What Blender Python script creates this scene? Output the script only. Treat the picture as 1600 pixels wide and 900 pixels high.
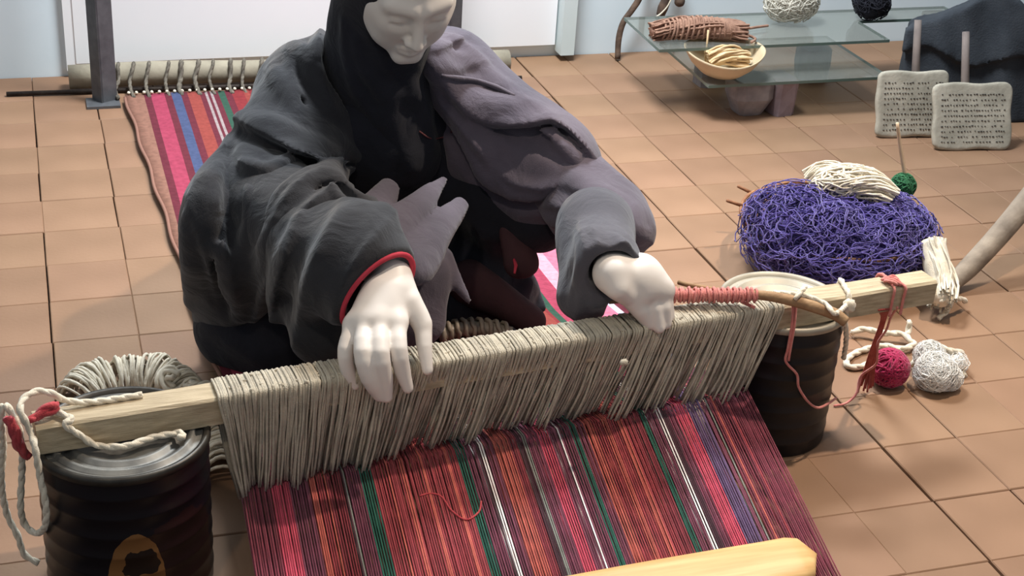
import bpy, math, random
import numpy as np
from mathutils import Vector, Matrix

random.seed(7); RNG = np.random.default_rng(7)
for o in list(bpy.data.objects): bpy.data.objects.remove(o)
S = bpy.context.scene
COL = S.collection

# ------------------------------------------------------------------ camera
CAM_H = 1.4; FPX = 2321.1
YAW, PITCH, ROLL = math.radians(19.0615), math.radians(26.9348), math.radians(3.7682)
_f = np.array([math.sin(YAW)*math.cos(PITCH), math.cos(YAW)*math.cos(PITCH), -math.sin(PITCH)])
_r0 = np.array([math.cos(YAW), -math.sin(YAW), 0.0]); _u0 = np.cross(_r0, _f)
_r = _r0*math.cos(ROLL) + _u0*math.sin(ROLL); _u = -_r0*math.sin(ROLL) + _u0*math.cos(ROLL)
CAMP = np.array([0, 0, CAM_H])
cd = bpy.data.cameras.new('camera'); cam = bpy.data.objects.new('camera', cd); COL.objects.link(cam)
cd.sensor_width = 36; cd.lens = FPX*36/1600; cd.clip_start = .05
M = Matrix.Identity(4)
for i in range(3):
    M[i][0], M[i][1], M[i][2], M[i][3] = _r[i], _u[i], -_f[i], CAMP[i]
cam.matrix_world = M
S.camera = cam

# ------------------------------------------------------------------ light
S.view_settings.view_transform = 'Standard'; S.view_settings.look = 'None'
S.view_settings.gamma = 1; S.view_settings.use_curve_mapping = False
S.view_settings.exposure = 0.0
w = bpy.data.worlds.new('world'); S.world = w; w.use_nodes = True
w.node_tree.nodes['Background'].inputs[0].default_value = (.86, .93, 1, 1)
w.node_tree.nodes['Background'].inputs[1].default_value = .33
def lamp(name, kind, loc, target, energy, color, size=.3, spot=60, blend=.6):
    l = bpy.data.lights.new(name, kind); l.energy = energy; l.color = color
    if kind == 'AREA': l.shape = 'DISK'; l.size = size
    else: l.shadow_soft_size = size
    if kind == 'SPOT': l.spot_size = math.radians(spot); l.spot_blend = blend
    o = bpy.data.objects.new(name, l); COL.objects.link(o); o.location = loc
    o.rotation_euler = (Vector(target) - Vector(loc)).to_track_quat('-Z', 'Y').to_euler()
    return o
lamp('warm_ceiling_spot', 'SPOT', (2.0, 2.15, 2.8), (.85, 2.2, .2), 275, (1, .84, .68), .045, 66, .8)
lamp('left_ceiling_spot', 'SPOT', (-.5, .5, 2.9), (1.15, 1.75, 0), 75, (1, .87, .72), .08, 46, 1)
lamp('wall_fill_light', 'AREA', (1.0, 3.25, 2.5), (1.0, 4.06, .3), 120, (.90, .96, 1), .7)  # unseen cool area light, added to brighten the back wall

# ------------------------------------------------------------------ pixel helpers
def ray(x, y): return (x-800)/FPX*_r - (y-450)/FPX*_u + _f
def at(x, y, z=0.0):
    d = ray(x, y); t = (z-CAM_H)/d[2]; return CAMP + d*t
def aty(x, y, Y):
    d = ray(x, y); return CAMP + d*(Y/d[1])
def atp(x, y, n, c):                      # ray with plane n.p = c
    d = ray(x, y); n = np.array(n, float); return CAMP + d*((c - n@CAMP)/(n@d))

# ------------------------------------------------------------------ materials
def srgb(r, g, b):
    return tuple(((c/255)/12.92 if c/255 < .04045 else (((c/255)+.055)/1.055)**2.4) for c in (r, g, b)) + (1,)
MATS = {}
def mat(name, c1, c2=None, scale=30, rough=.75, bump=0, bscale=250, metal=0, spec=.3, stretch=(1, 1, 1), sheen=0, rnd=0, detail=4, rumple=None):
    if name in MATS: return MATS[name]
    m = bpy.data.materials.new(name); m.use_nodes = True; nt = m.node_tree; N = nt.nodes; L = nt.links
    b = N['Principled BSDF']; b.inputs['Roughness'].default_value = rough; b.inputs['Metallic'].default_value = metal
    b.inputs['Specular IOR Level'].default_value = spec
    if sheen: b.inputs['Sheen Weight'].default_value = sheen; b.inputs['Sheen Roughness'].default_value = .5
    tc = N.new('ShaderNodeTexCoord'); mp = N.new('ShaderNodeMapping'); mp.inputs['Scale'].default_value = stretch
    L.new(tc.outputs['Object'], mp.inputs[0])
    if c2:
        n = N.new('ShaderNodeTexNoise'); n.inputs['Scale'].default_value = scale; n.inputs['Detail'].default_value = detail
        L.new(mp.outputs[0], n.inputs['Vector'])
        r = N.new('ShaderNodeValToRGB'); r.color_ramp.elements[0].color = srgb(*c1); r.color_ramp.elements[1].color = srgb(*c2)
        r.color_ramp.elements[0].position = .32; r.color_ramp.elements[1].position = .68
        L.new(n.outputs[0], r.inputs[0]); out = r.outputs[0]
        if rnd:
            oi = N.new('ShaderNodeObjectInfo'); h = N.new('ShaderNodeHueSaturation')
            mr = N.new('ShaderNodeMapRange'); mr.inputs[3].default_value = 1-rnd; mr.inputs[4].default_value = 1+rnd
            L.new(oi.outputs['Random'], mr.inputs[0]); L.new(mr.outputs[0], h.inputs['Value']); L.new(out, h.inputs['Color'])
            wn = N.new('ShaderNodeTexWhiteNoise'); wn.noise_dimensions = '1D'; L.new(oi.outputs['Random'], wn.inputs['W'])
            mr2 = N.new('ShaderNodeMapRange'); mr2.inputs[3].default_value = .497; mr2.inputs[4].default_value = .503
            L.new(wn.outputs[0], mr2.inputs[0]); L.new(mr2.outputs[0], h.inputs['Hue']); out = h.outputs[0]
        L.new(out, b.inputs['Base Color'])
    else: b.inputs['Base Color'].default_value = srgb(*c1)
    if bump:
        n2 = N.new('ShaderNodeTexNoise'); n2.inputs['Scale'].default_value = bscale; n2.inputs['Detail'].default_value = 3
        L.new(mp.outputs[0], n2.inputs['Vector'])
        bp = N.new('ShaderNodeBump'); bp.inputs['Strength'].default_value = bump; bp.inputs['Distance'].default_value = .004
        L.new(n2.outputs[0], bp.inputs['Height']); L.new(bp.outputs[0], b.inputs['Normal'])
        if rumple:
            n3 = N.new('ShaderNodeTexNoise'); n3.inputs['Scale'].default_value = rumple[1]; n3.inputs['Detail'].default_value = 5; n3.inputs['Distortion'].default_value = .9
            L.new(mp.outputs[0], n3.inputs['Vector']); b3 = N.new('ShaderNodeBump'); b3.inputs['Strength'].default_value = rumple[0]; b3.inputs['Distance'].default_value = rumple[2]
            L.new(n3.outputs[0], b3.inputs['Height']); L.new(b3.outputs[0], bp.inputs['Normal'])
    MATS[name] = m; return m

# ------------------------------------------------------------------ mesh helpers
class MB:
    def __init__(s): s.v = []; s.f = []; s.mi = []; s.cur = 0
    def add(s, vs, fs):
        o = len(s.v); s.v += [tuple(map(float, p)) for p in vs]; s.f += [tuple(i+o for i in q) for q in fs]; s.mi += [s.cur]*len(fs); return s
    def box(s, c, d, rot=None, bev=0.0):
        c = np.array(c, float); hx, hy, hz = [q/2 for q in d]; R = np.eye(3) if rot is None else np.array(rot)
        if not bev:
            P = [(x, y, z) for z in (-hz, hz) for y in (-hy, hy) for x in (-hx, hx)]
            F = [(0, 2, 3, 1), (4, 5, 7, 6), (0, 1, 5, 4), (2, 6, 7, 3), (0, 4, 6, 2), (1, 3, 7, 5)]
        else:                                    # top edges chamfered
            b = bev
            P = [(-hx, -hy, -hz), (hx, -hy, -hz), (hx, hy, -hz), (-hx, hy, -hz), (-hx, -hy, hz-b), (hx, -hy, hz-b), (hx, hy, hz-b), (-hx, hy, hz-b),
                 (-hx+b, -hy+b, hz), (hx-b, -hy+b, hz), (hx-b, hy-b, hz), (-hx+b, hy-b, hz)]
            F = [(3, 2, 1, 0), (0, 1, 5, 4), (1, 2, 6, 5), (2, 3, 7, 6), (3, 0, 4, 7), (4, 5, 9, 8), (5, 6, 10, 9), (6, 7, 11, 10), (7, 4, 8, 11), (8, 9, 10, 11)]
        return s.add([c + R@np.array(p) for p in P], F)
    def tube(s, pts, rad, n=6, caps=True, flat=1.0):
        P = np.array(pts, float); k = len(P)
        R = np.full(k, rad) if np.isscalar(rad) else np.interp(np.linspace(0, 1, k), np.linspace(0, 1, len(rad)), rad)
        T = np.gradient(P, axis=0); T /= np.maximum(np.linalg.norm(T, axis=1, keepdims=True), 1e-9)
        a = np.array([0, 0, 1.0]) if abs(T[0][2]) < .9 else np.array([1.0, 0, 0])
        nrm = a - T[0]*(a@T[0]); nrm /= np.linalg.norm(nrm); vs = []
        ang = np.linspace(0, 2*math.pi, n, endpoint=False)
        for i in range(k):
            nrm = nrm - T[i]*(nrm@T[i]); nrm /= max(np.linalg.norm(nrm), 1e-9); bi = np.cross(T[i], nrm)
            vs += [P[i] + R[i]*(math.cos(t)*nrm*flat + math.sin(t)*bi) for t in ang]
        fs = [(i*n+j, i*n+(j+1) % n, (i+1)*n+(j+1) % n, (i+1)*n+j) for i in range(k-1) for j in range(n)]
        if caps: fs += [tuple(range(n-1, -1, -1)), tuple((k-1)*n+j for j in range(n))]
        return s.add(vs, fs)
    def rope(s, pts, r, n=5, plies=2, pitch=None, step=.004):
        P = resample(pts, step); k = len(P); T = np.gradient(P, axis=0); T /= np.maximum(np.linalg.norm(T, axis=1, keepdims=True), 1e-9)
        pitch = pitch or r*7; a = np.array([0, 0, 1.0]) if abs(T[0][2]) < .9 else np.array([1.0, 0, 0]); nrm = a; off = [[] for _ in range(plies)]
        for i in range(k):
            nrm = nrm - T[i]*(nrm@T[i]); nrm /= max(np.linalg.norm(nrm), 1e-9); bi = np.cross(T[i], nrm)
            for q in range(plies):
                t = 2*math.pi*(i*step/pitch + q/plies); off[q].append(P[i] + r*.26*(math.cos(t)*nrm + math.sin(t)*bi))
        for q in off: s.tube(q, r*.77, n)
        return s
    def lathe(s, prof, n=40, c=(0, 0, 0)):
        c = np.array(c, float); k = len(prof)
        vs = [c + np.array([p[0]*math.cos(2*math.pi*j/n), p[0]*math.sin(2*math.pi*j/n), p[1]]) for p in prof for j in range(n)]
        fs = [(i*n+j, i*n+(j+1) % n, (i+1)*n+(j+1) % n, (i+1)*n+j) for i in range(k-1) for j in range(n)]
        return s.add(vs, fs)
    def blob(s, c, rad, rot=None, n=14, noise=0, seed=0):
        c = np.array(c, float); R = np.eye(3) if rot is None else np.array(rot); g = np.random.default_rng(seed); vs = []; m = n*2
        for i in range(n+1):
            th = math.pi*i/n
            for j in range(m):
                ph = 2*math.pi*j/m; d = np.array([math.sin(th)*math.cos(ph), math.sin(th)*math.sin(ph), math.cos(th)])
                q = 1 + (noise*g.uniform(-1, 1) if 0 < i < n else 0); vs.append(c + R@(d*np.array(rad)*q))
        return s.add(vs, [(i*m+j, (i+1)*m+j, (i+1)*m+(j+1) % m, i*m+(j+1) % m) for i in range(n) for j in range(m)])
    def build(s, name, material, parent=None, smooth=True, origin=None):
        me = bpy.data.meshes.new(name); v = np.array(s.v)
        o = np.zeros(3) if origin is None else np.array(origin, float)
        me.from_pydata((v-o).tolist(), [], s.f); me.update()
        for m in (material if isinstance(material, (list, tuple)) else [material]): me.materials.append(m)
        me.polygons.foreach_set('material_index', s.mi); me.polygons.foreach_set('use_smooth', [smooth]*len(s.f))
        ob = bpy.data.objects.new(name, me); COL.objects.link(ob); ob.location = o
        if parent: ob.parent = parent; ob.location = o - np.array(parent.location)
        return ob
def resample(pts, step):
    P = smooth(pts, 12); d = np.concatenate([[0], np.cumsum(np.linalg.norm(np.diff(P, axis=0), axis=1))]); k = max(3, int(d[-1]/step))
    return np.stack([np.interp(np.linspace(0, d[-1], k), d, P[:, i]) for i in range(3)], 1)
def smooth(pts, m=6):
    P = np.array(pts, float)
    if len(P) < 3: return np.stack([P[0] + (P[-1]-P[0])*t for t in np.linspace(0, 1, m+1)])
    Q = np.vstack([2*P[0]-P[1], P, 2*P[-1]-P[-2]]); out = []
    for i in range(1, len(Q)-2):
        for t in np.linspace(0, 1, m, endpoint=False):
            a, b, c, d = Q[i-1:i+3]
            out.append(.5*((2*b) + (c-a)*t + (2*a-5*b+4*c-d)*t*t + (3*b-a-3*c+d)*t**3))
    out.append(P[-1]); return np.array(out)
def empty(name, loc=(0, 0, 0)):
    o = bpy.data.objects.new(name, None); COL.objects.link(o); o.location = loc; o.empty_display_size = .05; return o
def tag(o, label, cat, group=None):
    o['label'] = label; o['category'] = cat
    if group: o['group'] = group
    return o
def struct(o): o['kind'] = 'structure'; return o
def rotz(a): c, s = math.cos(a), math.sin(a); return np.array([[c, -s, 0], [s, c, 0], [0, 0, 1]])
def frame(x, up=(0, 0, 1)):
    x = np.array(x, float); x /= np.linalg.norm(x); y = np.cross(up, x); y /= np.linalg.norm(y); return np.stack([x, y, np.cross(x, y)], 1)

# ------------------------------------------------------------------ signed distance sculpting
def smin(a, b, k):
    h = np.maximum(k-np.abs(a-b), 0)/k; return np.minimum(a, b) - h*h*k*.25
def smax(a, b, k): return -smin(-a, -b, k)
def cone(P, a, b, ra, rb):
    a = np.array(a, np.float32); ba = np.array(b, np.float32)-a; pa = P-a
    h = np.clip((pa@ba)/max(float(ba@ba), 1e-9), 0, 1)
    return np.sqrt(((pa - h[:, None]*ba)**2).sum(1)) - (ra + (rb-ra)*h)
def ell(P, c, rad, R=None):
    q = P - np.array(c, np.float32)
    if R is not None: q = q@np.array(R, np.float32)
    rad = np.array(rad, np.float32); k0 = np.sqrt(((q/rad)**2).sum(1)); k1 = np.sqrt(((q/rad**2)**2).sum(1))
    return k0*(k0-1)/np.maximum(k1, 1e-6)
def poly(P, pts):
    d = None
    for a, b in zip(pts[:-1], pts[1:]):
        e = cone(P, a, b, 0, 0); d = e if d is None else np.minimum(d, e)
    return d
def march(f, px):
    D = np.array([ray(*p) for p in px]); D /= np.linalg.norm(D, axis=1, keepdims=True); t = np.full(len(D), 1.2)
    best = np.full(len(D), 9.); bt = t.copy()
    for _ in range(160):
        d = f((CAMP + D*t[:, None]).astype(np.float32)); m = d < best; best[m] = d[m]; bt[m] = t[m]; t = t + np.clip(d*.7, -.02, .08)
    return CAMP + D*bt[:, None]
def sdf_mesh(f, lo, hi, h, relax=1):
    lo = np.array(lo, float); n = np.ceil((np.array(hi)-lo)/h/8).astype(int); dims = n*8
    g = np.stack(np.meshgrid(*[np.arange(k) for k in n], indexing='ij'), -1).reshape(-1, 3)
    cen = (lo + (g*8+3.5)*h).astype(np.float32); dc = f(cen)
    V = np.repeat(np.repeat(np.repeat(np.where(dc.reshape(n) < 0, -1, 1).astype(np.float32), 8, 0), 8, 1), 8, 2)
    act = g[np.abs(dc) < h*8*1.05]
    q = np.stack(np.meshgrid(*[np.arange(8)]*3, indexing='ij'), -1).reshape(-1, 3)
    for s in range(0, len(act), 300):
        ii = (act[s:s+300, None, :]*8 + q[None]).reshape(-1, 3)
        V[ii[:, 0], ii[:, 1], ii[:, 2]] = f((lo + ii*h).astype(np.float32))
    V[0], V[-1] = 1, 1; V[:, 0], V[:, -1] = 1, 1; V[:, :, 0], V[:, :, -1] = 1, 1
    ng = V < 0; c = np.zeros(dims-1, np.int8)
    cs = [(i, j, k) for i in (0, 1) for j in (0, 1) for k in (0, 1)]
    for i, j, k in cs: c += ng[i:dims[0]-1+i, j:dims[1]-1+j, k:dims[2]-1+k]
    cells = np.argwhere((c > 0) & (c < 8)); idx = np.full(dims-1, -1, np.int32); idx[tuple(cells.T)] = np.arange(len(cells))
    acc = np.zeros((len(cells), 3)); cnt = np.zeros(len(cells))
    for a in cs:
        for ax in range(3):
            if a[ax] == 0:
                b = list(a); b[ax] = 1; pa = cells+np.array(a); pb = cells+np.array(b)
                va = V[tuple(pa.T)]; vb = V[tuple(pb.T)]; m = (va < 0) != (vb < 0); t = va[m]/(va[m]-vb[m])
                acc[m] += pa[m] + (pb[m]-pa[m])*t[:, None]; cnt[m] += 1
    vs = lo + acc/cnt[:, None]*h; F = []
    for ax in range(3):
        s0 = [slice(0, d) for d in dims]; s1 = list(s0); s0[ax] = slice(0, dims[ax]-1); s1[ax] = slice(1, dims[ax])
        e = np.argwhere(ng[tuple(s0)] != ng[tuple(s1)]); o1, o2 = [k for k in range(3) if k != ax]
        e = e[(e[:, o1] > 0) & (e[:, o2] > 0) & (e[:, o1] < dims[o1]-1) & (e[:, o2] < dims[o2]-1)]
        u1 = np.zeros(3, int); u1[o1] = 1; u2 = np.zeros(3, int); u2[o2] = 1
        qd = np.stack([idx[tuple((e-u1-u2).T)], idx[tuple((e-u2).T)], idx[tuple(e.T)], idx[tuple((e-u1).T)]], 1)
        fl = ng[tuple(e.T)] ^ (ax == 1); qd[~fl] = qd[~fl][:, ::-1]; F.append(qd)
    F = np.concatenate(F); F = F[(F >= 0).all(1)]
    for _ in range(relax):
        sm = np.zeros_like(vs); cn = np.zeros(len(vs))
        for k in range(4):
            a, b = F[:, k], F[:, (k+1) % 4]
            np.add.at(sm, a, vs[b]); np.add.at(sm, b, vs[a]); np.add.at(cn, a, 1); np.add.at(cn, b, 1)
        vs = vs*.5 + .5*sm/np.maximum(cn, 1)[:, None]
    return vs, F
def sdf_obj(name, f, lo, hi, h, material, parent=None, relax=1):
    vs, F = sdf_mesh(f, lo, hi, h, relax); b = MB(); b.v = vs.tolist(); b.f = [tuple(q) for q in F.tolist()]; b.mi = [0]*len(F)
    return b.build(name, material, parent)

# ------------------------------------------------------------------ material library
brick_m = mat('brick_clay', (132, 101, 77), (147, 114, 89), 5, .6, .10, 120, rnd=.05, spec=.35, detail=2)
grout_m = mat('grout', (52, 36, 28), (84, 62, 48), 60, .9)
wall_m = mat('pale_blue_wall', (216, 231, 238), (226, 238, 244), 3, .7, .05, 60)
board_m = mat('white_board', (246, 247, 249), (250, 250, 251), 3, .6)
rodwood_m = mat('grey_pale_wood', (164, 147, 120), (196, 179, 150), 14, .7, .35, 60, stretch=(1, 12, 12))
palewood_m = mat('honey_wood', (206, 160, 100), (230, 190, 130), 5, .42, .05, 40, stretch=(1, 16, 8), spec=.45)
stick_m = mat('bare_stick', (140, 108, 78), (176, 144, 108), 40, .7, .3, 120)
drift_m = mat('grey_driftwood', (120, 108, 96), (160, 146, 130), 18, .85, .5, 60)
dark_branch_m = mat('brown_branch', (70, 56, 48), (104, 84, 70), 40, .85, .5, 90)
can_m = mat('black_tin', (17, 18, 23), (28, 29, 35), 18, .42, .1, 40, metal=.35, spec=.5)
lid_m = mat('dull_tin_lid', (92, 92, 90), (142, 140, 134), 22, .55, .12, 60, metal=.6, spec=.5)
lid2_m = mat('pale_tin_lid', (150, 143, 128), (176, 168, 152), 16, .5, .05, 60, metal=.25, spec=.5)
iron_m = mat('grey_iron', (92, 94, 98), (110, 112, 116), 30, .55, .1, 80, metal=.5)
rust_m = mat('dark_iron_rod', (46, 40, 38), (70, 60, 54), 60, .7, .2, 200, metal=.4)
cream_m = mat('cream_cotton', (214, 202, 180), (236, 226, 206), 90, .95, .4, 600, sheen=.3)
heddle_m = mat('greyed_cotton', (172, 163, 146), (200, 190, 170), 50, .95, .5, 500, sheen=.2)
white_m = mat('white_wool', (232, 228, 220), (246, 243, 238), 40, .95, .4, 400, sheen=.4)
red_m = mat('red_yarn', (170, 52, 62), (200, 80, 84), 80, .9, .4, 500, sheen=.2)
pink_m = mat('pink_yarn', (196, 110, 104), (216, 140, 130), 80, .9, .4, 500, sheen=.2)
crimson_m = mat('crimson_yarn', (140, 18, 62), (178, 34, 84), 60, .9, .5, 300, sheen=.3)
purple_m = mat('purple_yarn', (70, 58, 132), (98, 86, 156), 14, .95, .4, 400, sheen=.4)
purple2_m = mat('deep_purple_yarn', (50, 40, 104), (70, 57, 128), 20, .95, .4, 400, sheen=.2)
green_m = mat('green_yarn', (36, 84, 56), (58, 112, 76), 60, .95, .4, 400)
brownyarn_m = mat('brown_yarn', (134, 100, 84), (168, 130, 110), 50, .95, .5, 300)
tan_m = mat('tan_fibre', (206, 172, 128), (226, 198, 156), 30, .8, .2, 200)
wicker_m = mat('wicker', (126, 84, 60), (160, 116, 84), 60, .7, .3, 200)
stone_m = mat('grey_stone', (122, 116, 120), (164, 156, 156), 16, .9, .6, 40)
blackwool_m = mat('black_wool', (24, 24, 32), (40, 40, 48), 60, .95, .6, 200)
felt_m = mat('dark_felt', (44, 48, 54), (60, 64, 70), 12, .95, .4, 200)
card_m = mat('weathered_board', (150, 144, 130), (186, 178, 162), 14, .85, .35, 80)
tooth_m = mat('dark_wire', (58, 54, 52), None, rough=.6)
darkcord_m = mat('dark_cord', (84, 78, 70), (120, 112, 100), 80, .9, .3, 300)  # plain dark grey colour of the tie cords

# ------------------------------------------------------------------ floor of bricks
b = MB(); b.box((1.2, 2.5, -.05), (6.4, 5.0, .1)); floor = struct(b.build('floor', grout_m, smooth=False))
floor.location.z = -.012
XL = [-.335, -.178, -.0196, .1386]; XL += [.1386 + (1.215-.1386)/7*i for i in range(1, 7)] + [1.215, 1.365, 1.513, 1.663, 1.812, 1.961, 2.108, 2.255, 2.40, 2.55, 2.70, 2.85]
YL = [1.557 + .1655*i for i in range(-4, 16)]; YL[-1] = 4.058
BR = {}
for i in range(len(XL)-1):
    for j in range(len(YL)-1):
        x0, x1, y0, y1 = XL[i], XL[i+1], YL[j], YL[j+1]; cx, cy = (x0+x1)/2, (y0+y1)/2
        d = np.array([cx, cy, -CAM_H]); c = d@_f; px, py = 800+FPX*(d@_r)/c, 450-FPX*(d@_u)/c
        if not (-170 < px < 1770 and -60 < py < 1010): continue
        if .45 < cx < .95 and 1.9 < cy < 3.7 or .3 < cx < 1.0 and cy < 1.95: pass
        key = (round(x1-x0, 3), round(y1-y0, 3), (i*7+j*3) % 4)
        if key not in BR:
            m = MB(); gx = (.0012, .0032, .0007, .0020)[key[2]]; m.box((0, 0, 0), (x1-x0-gx, y1-y0-.0008, .03), bev=.0018); BR[key] = m
        if isinstance(BR[key], MB):
            o = BR[key].build('brick', brick_m, floor, smooth=False); BR[key] = o.data
        else:
            o = bpy.data.objects.new('brick', BR[key]); COL.objects.link(o); o.parent = floor
        o.location = (cx + random.uniform(-.0012, .0012) - (.003 if abs(x1-1.365) < .002 else 0), cy, -.0142 + random.uniform(-.0008, .0008) + .012)
        o.rotation_euler = (random.uniform(-.002, .002), random.uniform(-.002, .002), random.uniform(-.004, .004))

# ------------------------------------------------------------------ back wall
b = MB(); b.box((1.2, 4.12, 1.3), (6.4, .12, 2.7)); wall = struct(b.build('wall_back', wall_m, smooth=False))
b = MB(); b.box((.79, 4.05, 1.42), (1.38, .022, 2.78-.02)); b.cur = 0
struct(b.build('trim_1', board_m, smooth=False))
b = MB(); b.box((1.506, 4.03, 1.35), (.042, .07, 2.66), bev=.002); struct(b.build('trim_2', mat('pale_green_paint', (206, 220, 220), (214, 226, 226), 4, .6), smooth=False))
b = MB(); b.box((.092, 4.052, 1.35), (.035, .02, 2.66)); struct(b.build('trim_3', board_m, smooth=False))

# ------------------------------------------------------------------ iron posts, back beam, iron rod
def post(x, y, label):
    e = tag(empty('iron_post', (x, y, 0)), label, 'post', 'iron posts holding the back beam')
    b = MB(); t = .005; b.box((x, y, 1.0), (t, .046, 2.0), rotz(.5)); R = rotz(.5)
    b.box(np.array([x, y, 1.0]) + R@np.array([.021, -.0205, 0]), (.046, t, 2.0), R); b.build('angle_bar', iron_m, e, False)
    b = MB(); b.box((x+.012, y-.012, .004), (.085, .07, .008)); b.build('foot_plate', iron_m, e, False)
    return e
post(.142, 3.83, 'grey angle-iron post rising past the corner of the striped cloth')
post(1.085, 3.86, 'grey angle-iron post rising behind the mannequin head')
e = tag(empty('back_beam', (.68, 3.93, 0)), 'round pale wooden beam on the floor against the wall, tied to the cloth', 'beam')
b = MB(); pts = [(.075+1.22*t, 3.945-.03*t, .036+.003*math.sin(9*t)) for t in np.linspace(0, 1, 14)]
b.tube(pts, [.032, .033, .03, .033, .031, .034], 14); b.build('beam_pole', mat('grey_beam_wood', (136, 128, 112), (164, 155, 136), 14, .8, .3, 60), e)
for i in range(26):
    x = .20 + i*.041 + random.uniform(-.008, .008); y = 3.942 - .025*(x-.07); b = MB()
    a = np.array([x, y-.036, .03])
    b.rope([a + np.array([.012, .036, .040]), a + np.array([.008, .012, .036]), a + np.array([random.uniform(-.008, .008), -.006, .008]), a + np.array([-.005, -.045, -.006]), a + np.array([.0, -.082, -.016])], random.uniform(.0045, .0075))
    b.build('tie_cord', darkcord_m, e)
b = MB(); b.tube([at(10, 147, .008), at(400, 134, .009), at(815, 121.5, .008)], .0065, 8)
tag(b.build('iron_rod', rust_m), 'long thin dark iron rod on the floor before the back beam', 'rod')

# ------------------------------------------------------------------ woven cloth
def stripe_mat(name, stops, x0, width):
    m = bpy.data.materials.new(name); m.use_nodes = True; nt = m.node_tree; N = nt.nodes; L = nt.links
    bs = N['Principled BSDF']; bs.inputs['Roughness'].default_value = .92; bs.inputs['Specular IOR Level'].default_value = .15
    tc = N.new('ShaderNodeTexCoord'); sp = N.new('ShaderNodeSeparateXYZ'); L.new(tc.outputs['Object'], sp.inputs[0])
    mr = N.new('ShaderNodeMapRange'); mr.inputs[1].default_value = x0; mr.inputs[2].default_value = x0+width; L.new(sp.outputs[0], mr.inputs[0])
    r = N.new('ShaderNodeValToRGB'); cr = r.color_ramp; cr.interpolation = 'CONSTANT'
    while len(cr.elements) < len(stops): cr.elements.new(.5)
    for el, (p, c) in zip(cr.elements, stops): el.position = p; el.color = srgb(*c)
    L.new(mr.outputs[0], r.inputs[0])
    n = N.new('ShaderNodeTexNoise'); n.inputs['Scale'].default_value = 90; L.new(tc.outputs['Object'], n.inputs['Vector'])
    mx = N.new('ShaderNodeMix'); mx.data_type = 'RGBA'; mx.blend_type = 'OVERLAY'; mx.inputs[0].default_value = .35
    L.new(r.outputs[0], mx.inputs[6]); L.new(n.outputs[0], mx.inputs[7]); L.new(mx.outputs[2], bs.inputs['Base Color'])
    wv = N.new('ShaderNodeTexWave'); wv.bands_direction = 'Y'; wv.inputs['Scale'].default_value = 70; wv.inputs['Distortion'].default_value = .6
    L.new(tc.outputs['Object'], wv.inputs['Vector'])
    bp = N.new('ShaderNodeBump'); bp.inputs['Strength'].default_value = .4; bp.inputs['Distance'].default_value = .003
    L.new(wv.outputs[0], bp.inputs['Height']); L.new(bp.outputs[0], bs.inputs['Normal'])
    return m
TAN, MAR, PNK, BLU, ORG, GRN, RED, WHT = (138, 100, 86), (98, 42, 53), (154, 62, 84), (70, 80, 112), (140, 66, 60), (50, 80, 67), (128, 48, 52), (150, 136, 136)
seq = [(TAN, .030), (MAR, .016), (PNK, .033), (MAR, .016), (BLU, .020), (MAR, .018), (ORG, .026), (MAR, .014), (WHT, .006), (MAR, .006), (WHT, .006), (MAR, .014), (GRN, .016), (MAR, .014), (RED, .03), (ORG, .012), (RED, .14), (ORG, .012), (RED, .03),
       (MAR, .015), (GRN, .018), (MAR, .04), (WHT, .008), (MAR, .04), (ORG, .04), (RED, .005), (GRN, .014), (PNK, .03), ((226, 150, 166), .03), ((206, 110, 134), .04), ((190, 184, 206), .012), (MAR, .06)]
tot = sum(q[1] for q in seq); p = 0; stops = []
for c, wd in seq: stops.append((p/tot, c)); p += wd
cloth_m = stripe_mat('striped_weave', stops, .225, .90)
nx, ny = 40, 60; vs = []; fs = []
CZ = lambda y: np.interp(y, [2.08, 2.2, 2.45, 2.8, 3.84], [.088, .07, .03, .014, .016])
for k, dz in ((0, 0), (1, -.006)):
    for j in range(ny+1):
        y = 2.08 + (3.845-2.08)*j/ny
        for i in range(nx+1):
            u = i/nx; xl = np.interp(y, [2.08, 2.8, 3.845], [.258, .25, .212]); xr = np.interp(y, [2.08, 3.845], [1.07, 1.12])
            vs.append((xl+(xr-xl)*u + (.003*math.sin(y*23) if i in (0, nx) else 0), y - (.0 if j < ny else .02*u), CZ(y) + dz + .0016*math.sin(u*31+y*9)*math.sin(y*17)))
Q = (nx+1)*(ny+1)
for j in range(ny):
    for i in range(nx):
        a = j*(nx+1)+i; fs.append((a, a+1, a+nx+2, a+nx+1)); fs.append((Q+a, Q+a+nx+1, Q+a+nx+2, Q+a+1))
rim = [j*(nx+1) for j in range(ny+1)], [j*(nx+1)+nx for j in range(ny+1)], list(range(nx+1)), [ny*(nx+1)+i for i in range(nx+1)]
for g in rim: fs += [(a, c, Q+c, Q+a) for a, c in zip(g[:-1], g[1:])]
e = tag(empty('woven_cloth', (.66, 2.96, 0)), 'finished red striped woven cloth stretched along the floor beneath the mannequin', 'cloth')
b = MB(); b.add(vs, fs); o = b.build('cloth_sheet', cloth_m, e)
b = MB()
for i in range(46):
    x = .222 + i*.0198; y = 3.842-.02*(x-.21)/.9; b.blob((x, y, .021), (.0045, .006, .004), n=5)
o = b.build('end_knots', cream_m, e); o['kind'] = 'stuff'
b = MB(); y = 2.1
pts = [(np.interp(q, [2.08, 2.8, 3.845], [.258, .25, .212]) + .003*math.sin(q*23) - .002, q, CZ(q)) for q in np.arange(2.1, 3.84, .02)]
b.tube(pts, .004, 6); b.build('selvedge_cord', mat('tan_cord', TAN), e)

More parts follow.
